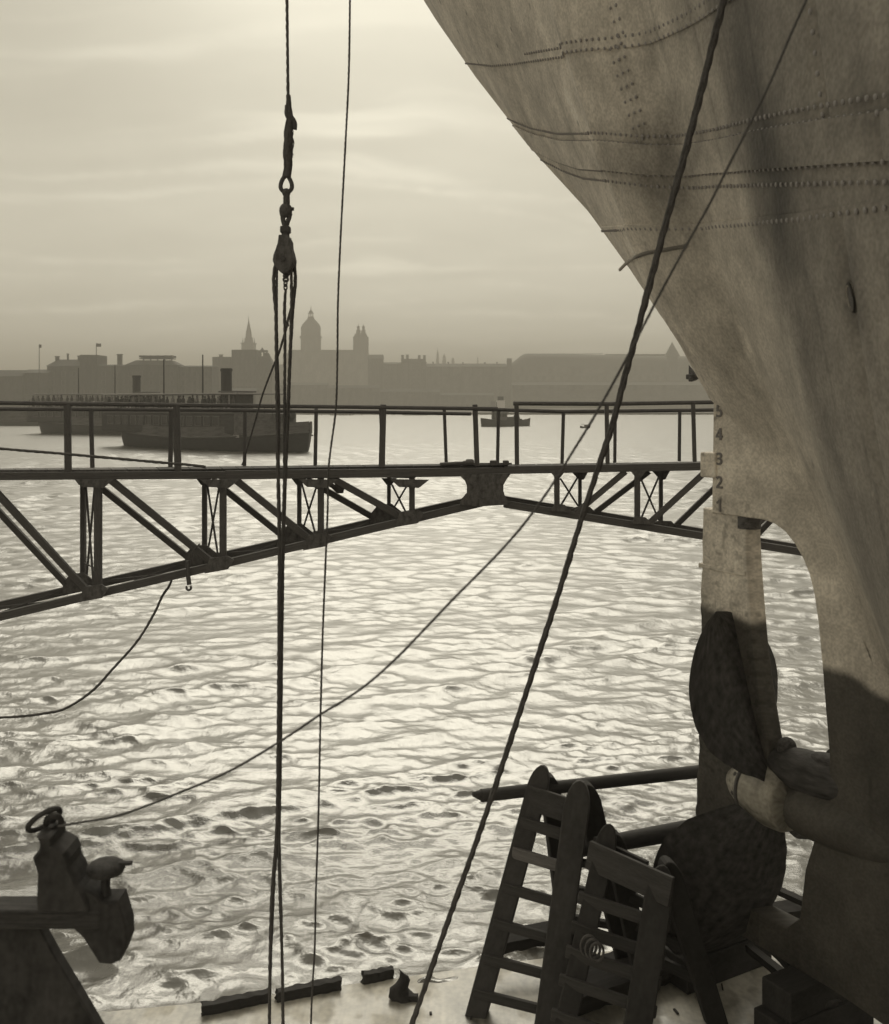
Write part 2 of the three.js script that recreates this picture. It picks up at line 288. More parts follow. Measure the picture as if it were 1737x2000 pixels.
  for (const [px, top] of [[699, 629], [709, 631]]) part('front_tower', [box(wc(9.5), yc(652) - yc(663), 4, xc(px), (yc(652) + yc(663)) / 2, -9), new THREE.LatheGeometry([[7.4, 663], [6.4, 655], [5.6, 650], [4.4, 649.5], [4.2, 644], [2.6, 642.5], [2.2, 640.5], [3.2, 639], [2.4, 636.5], [0.9, 635], [0.5, 633], [0.01, 0]].map(([r, p]) => new THREE.Vector2(wc(r), yc(p || top))), 8).translate(xc(px), 0, -9)], roofM[1], ch);
  for (const [px] of [[693], [715]]) part('corner_turret', new THREE.ConeGeometry(wc(3), yc(650) - yc(658), 6).translate(xc(px), (yc(650) + yc(658)) / 2, -5), roofM[1], ch);
  for (let k = 0; k < 11; k++) if (k < 3 || k > 4) { const m = part('window', box(1.7, 4.6, 0.3, xc(562 + k * 12), yc(703), 0.06), glassM, ch); }
  d = 920;
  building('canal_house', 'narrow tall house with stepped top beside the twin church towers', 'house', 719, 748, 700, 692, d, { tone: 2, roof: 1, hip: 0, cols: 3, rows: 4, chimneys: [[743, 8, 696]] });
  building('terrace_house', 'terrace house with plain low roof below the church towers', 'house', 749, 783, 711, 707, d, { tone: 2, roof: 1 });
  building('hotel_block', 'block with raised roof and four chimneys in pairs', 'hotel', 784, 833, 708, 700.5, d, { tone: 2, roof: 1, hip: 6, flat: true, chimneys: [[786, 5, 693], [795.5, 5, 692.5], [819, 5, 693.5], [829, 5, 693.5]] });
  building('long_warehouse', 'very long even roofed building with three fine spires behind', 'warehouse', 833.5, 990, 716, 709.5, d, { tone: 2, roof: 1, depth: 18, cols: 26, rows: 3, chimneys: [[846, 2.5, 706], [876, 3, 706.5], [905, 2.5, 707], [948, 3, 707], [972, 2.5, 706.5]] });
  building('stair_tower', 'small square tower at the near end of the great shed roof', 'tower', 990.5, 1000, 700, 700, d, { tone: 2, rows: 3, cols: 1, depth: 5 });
  // spires far behind
  for (const [px, top, w, lb] of [[855, 678, 6, 'tallest and thinnest of the small spires over the long warehouse'], [868, 689, 8, 'middle spire of three with a stepped lantern over the long warehouse'], [885, 697, 6, 'shortest spire over the long warehouse'], [933.5, 694, 2.6, 'lone needle spire over the far end of the long warehouse']]) {
    const dd = 1500, t = thing('spire_tower', lb, 'spire', V(X(px, dd), 0.5, -dd), undefined);
    const yy = p => Y(p, dd) - 0.5;
    part('tower', box(w * S(dd), yy(705), w * S(dd), 0, yy(705) / 2, 0), wallM[2], t);
    part('spire', new THREE.LatheGeometry([[w * 0.5, 705], [w * 0.36, lerp(705, top, 0.35)], [w * 0.42, lerp(705, top, 0.38)], [w * 0.16, lerp(705, top, 0.7)], [0.01, top]].map(([r, p]) => new THREE.Vector2(r * S(dd), yy(p))), 8), roofM[1], t);
  }
  // the great train shed: curved roof
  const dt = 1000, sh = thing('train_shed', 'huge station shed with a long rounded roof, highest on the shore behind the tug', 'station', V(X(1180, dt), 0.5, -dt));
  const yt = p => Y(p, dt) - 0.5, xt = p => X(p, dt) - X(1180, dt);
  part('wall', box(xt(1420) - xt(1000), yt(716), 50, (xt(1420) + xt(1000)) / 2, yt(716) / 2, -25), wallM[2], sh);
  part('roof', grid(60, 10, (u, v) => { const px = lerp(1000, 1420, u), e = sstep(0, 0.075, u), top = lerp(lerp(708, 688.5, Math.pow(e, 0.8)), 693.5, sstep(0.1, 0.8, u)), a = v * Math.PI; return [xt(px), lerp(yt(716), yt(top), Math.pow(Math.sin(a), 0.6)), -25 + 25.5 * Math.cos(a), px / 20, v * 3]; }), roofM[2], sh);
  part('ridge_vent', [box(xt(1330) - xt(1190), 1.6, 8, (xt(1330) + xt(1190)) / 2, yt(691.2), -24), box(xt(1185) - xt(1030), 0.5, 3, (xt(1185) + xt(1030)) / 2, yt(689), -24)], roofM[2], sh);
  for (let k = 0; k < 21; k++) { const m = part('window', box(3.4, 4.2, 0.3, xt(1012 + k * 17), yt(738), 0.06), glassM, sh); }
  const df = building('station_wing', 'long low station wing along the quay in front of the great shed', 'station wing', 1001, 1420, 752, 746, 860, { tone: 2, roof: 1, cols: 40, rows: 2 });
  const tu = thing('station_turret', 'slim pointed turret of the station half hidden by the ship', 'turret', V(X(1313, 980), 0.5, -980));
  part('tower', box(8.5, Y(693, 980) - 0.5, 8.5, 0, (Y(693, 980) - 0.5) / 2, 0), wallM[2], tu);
  part('spire', new THREE.ConeGeometry(9, 14, 4).rotateY(0.78).translate(0, Y(682, 980) - 0.5, 0), roofM[1], tu);
  // lower waterfront rows in front of the big buildings
  const low = [[-40, 70, 748, 741, 2], [72, 150, 757, 751, 1], [151, 240, 762, 756, 1], [320, 372, 770, 764, 1], [373, 500, 764, 758, 2], [545, 640, 752, 747, 3], [641, 742, 758, 752, 2], [743, 860, 765, 759, 2], [861, 965, 772, 767, 3]];
  const lb = ['low pale shed by the water under the flat dark sheds', 'low quay shed before the steep hipped house', 'low quay shed before the square chimney', 'small quay shed right of the pavilion roof', 'low quay shed before the stepped office blocks', 'pale quay building in front of the domed church', 'quay building in front of the twin church towers', 'quay shed in front of the block with four chimneys', 'low pale quay shed in front of the long warehouse'];
  low.forEach(([a, b, e, r, t], i) => building('quay_shed', lb[i], 'shed', a, b, e, r, a > 500 ? 830 : 482, { tone: Math.min(2, t), roof: i % 2, depth: 9, rows: 1, cols: 5 + i % 4 }));
  // masts with flags
  for (const [px, top, flag, l] of [[77, 672, 4, 'bare signal mast with a small top mark at the far edge of the shore'], [188.5, 670, 9, 'flagpole with a small dark flag by the flat roofed block']]) {
    const dd = 461, f = thing('flagpole', l, 'flagpole', V(X(px, dd), 0.5, -dd));
    part('pole', new THREE.CylinderGeometry(0.16, 0.3, Y(top, dd) - 0.5, 8).translate(0, (Y(top, dd) - 0.5) / 2, 0), roofM[0], f);
    part('flag', grid(8, 3, (u, v) => [u * flag * S(dd), Y(top, dd) - 0.7 - v * 1.5, 0.25 * Math.sin(u * 5)]), roofM[0], f);
  }
}
// landing stage, beacon and mooring posts by the shore
{
  const l = thing('landing_stage', 'dark floating landing stage at the edge of the picture beyond the ferries', 'landing stage', V(-100, 0, -250));
  part('pontoon', box(50, 1.6, 10, -8, 0.4, 0), wallM[0], l); part('shelter', box(42, 2.6, 6, -8, 2.6, -1), wallM[1], l); part('roof', box(46, 0.4, 8, -8, 4.1, -1), roofM[2], l);
  const b = thing('harbour_beacon', 'small white harbour beacon hut with a dark cap behind the tug', 'beacon', V(X(977, 430), -0.3, -430));
  part('dolphin', [-1.6, 0, 1.6].flatMap(x => [-1, 1].map(z => new THREE.CylinderGeometry(0.3, 0.35, 3.4, 8).translate(x, 1.4, z))), wallM[0], b);
  part('hut', box(3.6, 3.4, 3, 0.2, 5.2, 0), grey(0.75, 0.8), b); part('platform', box(6, 0.35, 4, 0, 3.25, 0), wallM[1], b); part('cap', box(2.4, 1.6, 2.4, 0.2, 7.7, 0), roofM[0], b); part('screen', box(2.0, 3, 2, -3, 5, 0), palM, b);
  for (let k = 0; k < 15; k++) { const px = k < 6 ? 650 + k * 7 : 792 + (k - 6) * 5; const m = solo('moored_rowing_boat', grid(6, 4, (u, v) => { const t = u * 2 - 1, w = 0.75 * Math.sqrt(Math.max(0, 1 - t * t)), a = v * Math.PI; return [t * 0.9, 0.75 + 0.2 * t * t - Math.sin(a) * 0.8, w * Math.cos(a) * 1.3]; }), palM, k < 6 ? 'small pale boat in the short row moored under the domed church' : 'small pale boat in the row moored under the block with four chimneys', 'boat', k < 6 ? 'boats moored under the domed church' : 'boats moored under the four chimneys'); m.position.set(X(px, 455), -0.1, -455); }
  solo('jetty', [box(26, 0.8, 3, 0, 1.0, 0), ...[-12, -8, -4, 0, 4, 8, 12].map(x => box(0.5, 2, 0.5, x, 0, 1))], wallM[0], 'low dark jetty on posts behind the row of small boats under the four chimneys', 'jetty').position.set(X(805, 460), 0, -460);
  solo('jetty', [box(20, 0.8, 3, 0, 1.0, 0), ...[-9, -5, 0, 5, 9].map(x => box(0.5, 2, 0.5, x, 0, 1))], wallM[0], 'low dark jetty behind the small boats under the domed church', 'jetty').position.set(X(668, 460), 0, -460);
}

// ---------------------------------------------------------------- ferries, tug, launch
function hullGeo(L, B, top, sheer, draft, blunt = 2.4) {
  return grid(48, 14, (u, v) => {
    const t = u * 2 - 1, w = B / 2 * Math.pow(Math.max(0, 1 - Math.pow(Math.abs(t), blunt)), 0.62), yt = top + sheer * t * t * (t > 0 ? 1.25 : 1), a = v < 0.5 ? v * 2 : (1 - v) * 2, side = v < 0.5 ? 1 : -1;
    const y = lerp(yt, -draft, a), f = w * (1 - 0.35 * Math.pow(a, 3));
    return [t * L / 2 * (1 - 0.03 * a), y, side * f * (v === 0.5 ? 0 : 1), u * 8, v * 4];
  });
}
function frameGeo(w, h, t, d) { const s = new THREE.Shape([[-w / 2, -h / 2], [w / 2, -h / 2], [w / 2, h / 2], [-w / 2, h / 2]].map(p => new THREE.Vector2(...p))), a = w / 2 - t, b = h / 2 - t; s.holes.push(new THREE.Path([[-a, -b], [-a, b], [a, b], [a, -b]].map(p => new THREE.Vector2(...p)))); return new THREE.ExtrudeGeometry(s, { depth: d, bevelEnabled: false }); }
function makeFerry() {
  const f = thing('steam_ferry', '', 'ferry');
  const canvas = grey(0.26, 0.9, { map: rep(grain, 4, 1) }), dk = grey(0.03, 0.7, { map: grain }), md = grey(0.055, 0.8, { map: rep(grain, 3, 2) }), lt = grey(0.15, 0.8, { map: rep(grain, 3, 2) }), gl = grey(0.025, 0.2), wh = grey(0.4, 0.8);
  part('hull', hullGeo(33, 8.4, 1.5, 0.75, 0.6), dk, f);
  part('bulwark', grid(64, 4, (u, v) => { const t = u * 2 - 1, w = 4.3 * Math.pow(Math.max(0, 1 - Math.pow(Math.abs(t), 2.4)), 0.62); return [t * 16.45, lerp(1.35, 2.6, v) + 0.75 * t * t, w + 0.04]; }), lt, f);
  part('bulwark', grid(64, 4, (u, v) => { const t = u * 2 - 1, w = 4.3 * Math.pow(Math.max(0, 1 - Math.pow(Math.abs(t), 2.4)), 0.62); return [t * 16.45, lerp(1.35, 2.6, v) + 0.75 * t * t, -w - 0.04]; }), md, f);
  part('main_deck', box(29, 0.15, 5, 0, 1.75, 0), md, f);
  part('rubbing_strake', grid(64, 6, (u, v) => { const t = u * 2 - 1, w = 4.3 * Math.pow(Math.max(0, 1 - Math.pow(Math.abs(t), 2.4)), 0.62), a = v * 6.283; return [t * 16.4, 1.45 + 0.75 * t * t + 0.13 * Math.sin(a), w + 0.05 + 0.13 * Math.cos(a)]; }), lt, f);
  const house = part('deckhouse', box(24.5, 2.3, 7.9, -3.4, 3.0, 0, 0.25), md, f);
  for (let k = 0; k < 14; k++) { const m = part('window', box(0.95, 0.95, 0.1, -13.6 + k * 1.5, 3.3, 3.96), gl, f); part('frame', frameGeo(1.12, 1.12, 0.09, 0.12).translate(-13.6 + k * 1.5, 3.3, 3.93), lt, m); }
  part('house_front', mv(new THREE.CylinderGeometry(3.9, 3.9, 2.3, 24, 1, false, 0, Math.PI), 8.8, 3.0, 0), lt, f);
  part('deck_edge', box(24, 0.22, 8, -3.2, 4.25, 0), lt, f);
  part('bench', [0, 1, 2, 3, 4].flatMap(k => [box(1.8, 0.9, 0.3, -12 + k * 3.4, 4.8, 2.6), box(1.8, 0.15, 0.9, -12 + k * 3.4, 4.75, 2.2)]), lt, f);
  const rail = []; for (let k = 0; k <= 22; k++) rail.push(box(0.07, 1.1, 0.07, -15 + k * 1.08, 4.9, 3.9)); for (const y of [4.7, 5.05, 5.42]) rail.push(box(23.8, 0.06, 0.06, -3.2, y, 3.9));
  part('railing', rail, md, f); for (let k = 0; k < 6; k++) part('rail_canvas', box(1.9 + (k % 2), 0.62, 0.04, -13.4 + k * 3.9, 4.95, 3.87), canvas, f);
  for (let k = 0; k < 9; k++) part('awning_post', box(0.12, 1.9, 0.12, -14.4 + k * 2.7, 5.3, 3.2), wh, f);
  part('awning', box(25, 0.16, 7.4, -3.2, 6.35, 0, 0.06), grey(0.3, 0.9), f);
  { const heads = [], hr = [...Array(46)].map((_, i) => [-14.6 + (i % 23) * 0.98 + 0.4 * rnd(), (i < 23 ? 3.5 : 2.4) + 0.4 * rnd(), 0.92 + 0.16 * rnd()]); const prof = [[0.001, 0], [0.2, 0.02], [0.17, 0.45], [0.2, 0.85], [0.23, 1.2], [0.2, 1.38], [0.07, 1.45], [0.07, 1.49], [0.11, 1.56], [0.1, 1.68], [0.16, 1.69], [0.11, 1.72], [0.001, 1.76]].map(p => new THREE.Vector2(...p)); for (const [x, z, k] of hr) heads.push(new THREE.LatheGeometry(prof, 9).scale(k, k, k * 0.8).translate(x, 4.37, z)); for (const [k, m] of [[0, dk], [1, canvas]]) { const c = part('passenger_crowd', heads.filter((_, i) => (i % 4 === 1) === (k === 1)), m, f); c.userData.kind = 'stuff'; } }
  const wheel = part('wheelhouse', [box(2.4, 2.2, 2.6, 4.9, 5.4, 0), box(2.9, 0.18, 3.1, 4.9, 6.6, 0)], lt, f);
  for (const z of [-0.6, 0.6]) part('window', box(0.9, 0.8, 0.08, 4.6, 5.75, 1.3 + z * 0), gl, wheel);
  part('funnel', [mv(new THREE.CylinderGeometry(0.62, 0.65, 5.6, 20), 3.0, 6.5, 0), mv(new THREE.CylinderGeometry(0.7, 0.7, 0.3, 20), 3.0, 9.1, 0)], dk, f);
  part('mast', new THREE.CylinderGeometry(0.07, 0.12, 7, 8).translate(-1.2, 7.5, 0), dk, f); part('mast', new THREE.CylinderGeometry(0.07, 0.12, 6.5, 8).translate(-8.5, 7.4, 0), dk, f);
  part('ventilator', [new THREE.CylinderGeometry(0.35, 0.35, 1.4, 12).translate(13.5, 3.4, 0), new THREE.SphereGeometry(0.6, 12, 8).translate(13.5, 4.0, 0)], dk, f);
  part('bow_rail', [0, 1, 2, 3, 4].map(k => box(0.06, 0.9, 0.06, 9 + k * 0.9, 4.4, 3 - k * 0.3)).concat([box(5, 0.07, 0.07, 10.6, 4.85, 2.5)]), dk, f);
  part('gangway_door', box(1.2, 1.3, 0.1, 8.8, 2.2, 3.72), wh, f);
  part('deck_cabin', [box(3.5, 1.9, 3, 10.2, 2.9, 0, 0.15)], md, f);
  for (const [x, z, l] of [[7.6, 2.2], [9.2, -2], [-2, 3], [-10, 3.2]]) part('lifebuoy', new THREE.TorusGeometry(0.34, 0.09, 8, 16).translate(x, 4.8, z > 0 ? 3.96 : -3.96), wh, f);
  return f;
}
const ferry = makeFerry();
ferry.userData.label = 'nearer steam ferry with tall black funnel and long windowed deckhouse'; ferry.userData.group = 'steam ferries on the harbour';
function aim(o, px0, py0, px1, py1, L) { const a = at(px0, py0, dFloor(py0)), b = at(px1, py1, dFloor(py1)), v = b.clone().sub(a); o.position.copy(a).add(b).multiplyScalar(0.5); o.position.y = 0; o.rotation.y = Math.atan2(-v.z, v.x); o.scale.setScalar(v.length() / L); }
aim(ferry, 243, 869, 606, 884, 33);
const ferry2 = ferry.clone(); ferry2.name = numbered('steam_ferry'); scene.add(ferry2);
ferry2.userData = { ...ferry.userData, label: 'farther steam ferry half hidden behind the nearer one, its funnel over the nearer stern' };
aim(ferry2, 78, 845.5, 408, 850, 33);
{
  const t = thing('harbour_tug', 'small dark tug with a low wheelhouse and short funnel crossing the open water', 'tug'), dk = grey(0.035, 0.8, { map: grain }), md = grey(0.1, 0.8);
  part('hull', hullGeo(12, 3.2, 0.75, 0.55, 0.4, 2.2), dk, t);
  part('bulwark', grid(40, 2, (u, v) => { const q = u * 2 - 1, w = 1.62 * Math.pow(Math.max(0, 1 - Math.pow(Math.abs(q), 2.2)), 0.62); return [q * 6, lerp(0.7, 1.15, v) + 0.55 * q * q, w]; }), dk, t);
  part('wheelhouse', [box(2.3, 1.5, 1.8, -1.4, 1.9, 0, 0.1), box(2.6, 0.14, 2.1, -1.4, 2.7, 0)], md, t);
  part('casing', box(3.2, 0.9, 1.8, 1.2, 1.4, 0, 0.1), dk, t);
  part('funnel', new THREE.CylinderGeometry(0.3, 0.34, 2.0, 14).translate(-3.0, 2.4, 0), dk, t);
  part('mast', new THREE.CylinderGeometry(0.05, 0.07, 3.2, 6).translate(-2.2, 3.2, 0), dk, t);
  part('towing_hook', box(0.8, 0.5, 0.5, 3.4, 1.2, 0), dk, t);
  for (const x of [-2, -1.3, -0.8]) part('window', box(0.4, 0.5, 0.06, x, 2.15, 0.92), grey(0.02, 0.2), t);
  part('crew_shelter', box(0.9, 1.3, 0.9, 2.6, 1.5, 0, 0.1), dk, t);
  aim(t, 939, 833.5, 1036, 832, 12);
  const l = thing('motor_launch', 'tiny dark launch trailing behind the tug', 'launch');
  part('hull', hullGeo(2.6, 1.1, 0.35, 0.3, 0.2), dk, l); part('cabin', box(1.0, 0.55, 0.8, 0.3, 0.6, 0, 0.08), md, l); part('awning', box(0.7, 0.06, 0.8, -0.6, 0.95, 0), dk, l); part('post', box(0.05, 0.6, 0.05, -0.6, 0.65, 0.3), dk, l);
  aim(l, 1133, 836, 1153, 836, 2.6);
}

// ---------------------------------------------------------------- the ship's stern, in its own axes: x forward, y up, z to port
const SHIP = V(2.5175, 0, -10), TH = Math.PI / 3, FX = Math.cos(TH), FZ = Math.sin(TH);
const local = p => { const x = p.x - SHIP.x, z = p.z - SHIP.z; return V(FX * x + FZ * z, p.y, -FZ * x + FX * z); };
function onCentre(px, py, b = 0) { // sight line met with the plane z = b of the ship
  const o = local(V(0, EYE, 0)), q = local(at(px, py, 1)), t = (b - o.z) / (q.z - o.z); return o.clone().lerp(q, t);
}
const interp = (pts, x) => { // piecewise linear, carried on past its ends
  let i = 0; while (i < pts.length - 2 && x > pts[i + 1][0]) i++;
  const [a, b] = [pts[i], pts[i + 1]]; return a[1] + (b[1] - a[1]) * (x - a[0]) / (b[0] - a[0]);
};
const keelLine = [[820, -15], [862, 52], [930, 150], [1000, 240], [1050, 303], [1150, 412], [1240, 537], [1310, 643], [1350, 706], [1385, 762], [1400, 790], [1480, 872], [1560, 965], [1592, 1015], [1625, 1100], [1695, 1262]].map(([x, y]) => { const p = onCentre(x, y, x > 1390 ? 0.12 : 0); return [p.x, p.y]; });
const Y0 = s => Math.max(-6, interp(keelLine, s));
const skin = (s, y) => {
  const h = Math.max(0, y - Y0(s)), Bm = 3.3 - 0.12 * Math.max(0, -s), t = s < 0 ? 0 : 0.12 * sstep(0, 0.25, s) + 0.1 * Math.pow(Math.max(0, Math.min(s, 6) - 1.5), 1.4), h0 = 1.25 * sstep(0.5, 2.6, s), hh = h * h / (h + h0 + 1e-6);
  return t + Bm * (1 - Math.exp(-0.8 * hh / Bm)) * sstep(-0.02, 0.06, h) + (y < 4 ? 0 : 0);
};
function hit(px, py) { // where a sight line meets the port side
  const o = local(V(0, EYE, 0)), q = local(at(px, py, 1)).sub(o);
  let t = 2.5; for (; t < 30; t += 0.02) { const p = o.clone().addScaledVector(q, t); if (p.z <= skin(p.x, p.y) && p.y > Y0(p.x) - 0.3) break; }
  let a = t - 0.02, b = t; for (let k = 0; k < 14; k++) { const m = (a + b) / 2, p = o.clone().addScaledVector(q, m); p.z <= skin(p.x, p.y) ? b = m : a = m; }
  return o.clone().addScaledVector(q, b);
}
function normalAt(s, y) { const e = 0.03, ds = (skin(s + e, y) - skin(s - e, y)) / (2 * e), dy = (skin(s, y + e) - skin(s, y - e)) / (2 * e); return V(-ds, -dy, 1).normalize(); }
const seamPx = [
  [[1262, 600], [1330, 645], [1400, 692], [1480, 745], [1560, 806], [1695, 915]],
  [[1168, 449], [1220, 448], [1285, 446], [1400, 441], [1570, 427], [1695, 410]],
  [[1064, 296], [1090, 308], [1130, 320], [1260, 330], [1400, 325], [1550, 312], [1695, 300]],
  [[1026, 258], [1050, 268], [1100, 280], [1260, 290], [1460, 270], [1695, 236]],
  [[920, 118], [960, 122], [1100, 103], [1200, 85], [1290, 66]],
];
const seams = seamPx.map(l => l.map(([x, y]) => { const p = hit(x, y); return [p.x, p.y]; }).sort((a, b) => a[0] - b[0]));
const seamY = [s => Y0(s) - 0.02, ...seams.map(l => s => interp(l, s)), () => 13.5];

// paint: weathered grey with runs of rust and wet down the plates, chalky patches, scars; shade painted in towards the bow; dark bottom paint under the water line
const HW = 1024, HH = 1024, S0 = -8, S1 = 8, H0 = 0, H1 = 14;
const runs = []; { let s = 3; const r = () => { s = (s * 16807) % 2147483647; return s / 2147483647; }; for (let i = 0; i < 110; i++) runs.push([S0 + r() * 16, 2.5 + r() * 9, 0.02 + 0.09 * r() * r(), 0.5 + 2.4 * r(), 0.10 + 0.24 * r(), r() * 9]); }
const bands = [[3.05, 0.26, 0.42], [2.6, 0.1, 0.22], [1.3, 0.3, 0.22], [0.55, 0.10, 0.15], [3.75, 0.1, 0.15]];
const stains = [[1290, 320, 0.55, 0.3, 0.4], [1310, 420, 0.4, 0.5, 0.3], [1450, 130, 0.3, 0.7, 0.42], [1490, 260, 0.25, 0.6, 0.4], [1520, 360, 0.3, 0.55, 0.5], [1560, 480, 0.35, 0.6, 0.35], [1180, 300, 0.8, 0.12, 0.28], [1350, 330, 0.9, 0.12, 0.25], [1670, 560, 0.16, 0.25, 0.5], [1440, 700, 0.5, 0.4, 0.25], [1560, 880, 0.3, 0.3, 0.25], [1000, 150, 0.5, 0.6, 0.12], [1585, 900, 0.06, 0.06, 0.5]].map(([x, y, a, b, k]) => { const p = hit(x, y); return [p.x, p.y, a, b, k]; });
const hullTone = new Float32Array(HW * HH);
for (let j = 0; j < HH; j++) for (let i = 0; i < HW; i++) {
  const s = S0 + (S1 - S0) * i / HW, y = H0 + (H1 - H0) * j / HH;
  let v = 0.62 + 0.2 * fbm(s * 0.7, y * 0.5, 1, 4) + 0.07 * fbm(s * 2 + 0.8 * y, y * 1.1 - 0.5 * s, 4, 4) + 0.3 * fbm(s * 3.3, y * 3.1, 8, 5) + 0.1 * fbm(s * 14, y * 12, 3, 3);
  for (const [c, w, k] of bands) { const x = (s - c - 0.4 * fbm(y * 0.55, c, 2, 4) - 0.1 * fbm(y * 3, c + s, 5, 2)) / (w * (1 + 0.8 * fbm(y * 0.7, c, 9, 2))); v *= 1 - k * Math.exp(-x * x) * (0.55 + 0.6 * fbm(s * 2, y * 1.3, c, 3)) * sstep(11, 8.5, y); }
  for (const [a, b, ra, rb, k] of stains) { const dx = (s - a + 0.25 * fbm(s * 2, y * 2, 14, 3)) / ra, dy = (y - b + 0.3 * fbm(s * 2 + 9, y * 2, 4, 3)) / rb; v *= 1 - k * Math.exp(-dx * dx - dy * dy); }
  const chalk = fbm(s * 1.3, y * 0.8, 21, 4); v *= 1 + 0.35 * sstep(0.12, 0.4, chalk);
  v *= lerp(1.14, 0.45, sstep(0.9, 3.6, s + 0.35 * fbm(s, y, 17, 3)));  // fall of light painted into the tone: brighter aft, darker going forward
  if (y < 4.6 && s < 0.9) { const q = fbm(s * 13, y * 13, 44, 3); v *= 1 - 0.35 * sstep(0.1, 0.32, q); v *= 0.92; }
  const pit = N3(s * 11, y * 9, 3); v *= 1 - 0.55 * sstep(0.52, 0.7, pit) * sstep(0.5, -0.5, s - 0.6);
  const scar = Math.abs(fbm(s * 1.7 + y * 0.8, y * 0.3 - s * 0.3, 33, 4)); v *= 1 - 0.1 * sstep(0.02, 0, scar); v *= 1 + 0.16 * (Math.sin(i * 127.1 + j * 311.7 + Math.sin(i * 3.7 * j) * 43.7));
  hullTone[j * HW + i] = v;
}
for (const [c, y, w, l, k, z] of runs) { const i0 = Math.floor((c - 0.3 - S0) / 16 * HW), i1 = Math.ceil((c + 0.3 - S0) / 16 * HW); for (let j = Math.max(0, Math.floor((y - l) / 14 * HH)); j < Math.min(HH, y / 14 * HH); j++) for (let i = Math.max(0, i0); i < Math.min(HW, i1); i++) { const yy = j / HH * 14, s = S0 + 16 * i / HW, f = (y - yy) / l, x = (s - c - 0.05 * fbm(yy * 1.5, z, 3, 2)) / (w * (0.6 + 0.5 * f)); hullTone[j * HW + i] *= 1 - k * Math.exp(-x * x) * (1 - f) * sstep(0, 0.06, f); } }
const waterLine = (s) => 3.42 + 0.14 * sstep(1.25, 0.9, s) + 0.05 * N3(s * 2, 1, 1) - 0.10 * s;
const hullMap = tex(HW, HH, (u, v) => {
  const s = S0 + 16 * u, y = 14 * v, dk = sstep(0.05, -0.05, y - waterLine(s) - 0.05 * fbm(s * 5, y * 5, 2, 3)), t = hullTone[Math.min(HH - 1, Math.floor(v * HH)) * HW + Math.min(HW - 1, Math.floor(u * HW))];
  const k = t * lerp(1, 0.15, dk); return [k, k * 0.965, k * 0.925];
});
const hullBump = tex(HW, HH, (u, v) => { const s = S0 + 16 * u, y = 14 * v; return 0.5 + 0.35 * fbm(s * 1.5, y * 1.2, 6, 2) + 0.3 * fbm(s * 9, y * 7, 2, 3) + 0.2 * N3(s * 40, y * 40, 1); });
for (const t of [hullMap, hullBump]) t.wrapS = t.wrapT = THREE.ClampToEdgeWrapping;
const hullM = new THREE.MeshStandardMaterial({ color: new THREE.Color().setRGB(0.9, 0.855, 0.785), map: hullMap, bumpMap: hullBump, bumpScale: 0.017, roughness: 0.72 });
const suv = (s, y) => [(s - S0) / 16, y / 14];
const ship = thing('cargo_ship', 'riveted ship stern with rudder, propeller and draught marks high on the dock blocks', 'ship', SHIP, undefined, -TH);
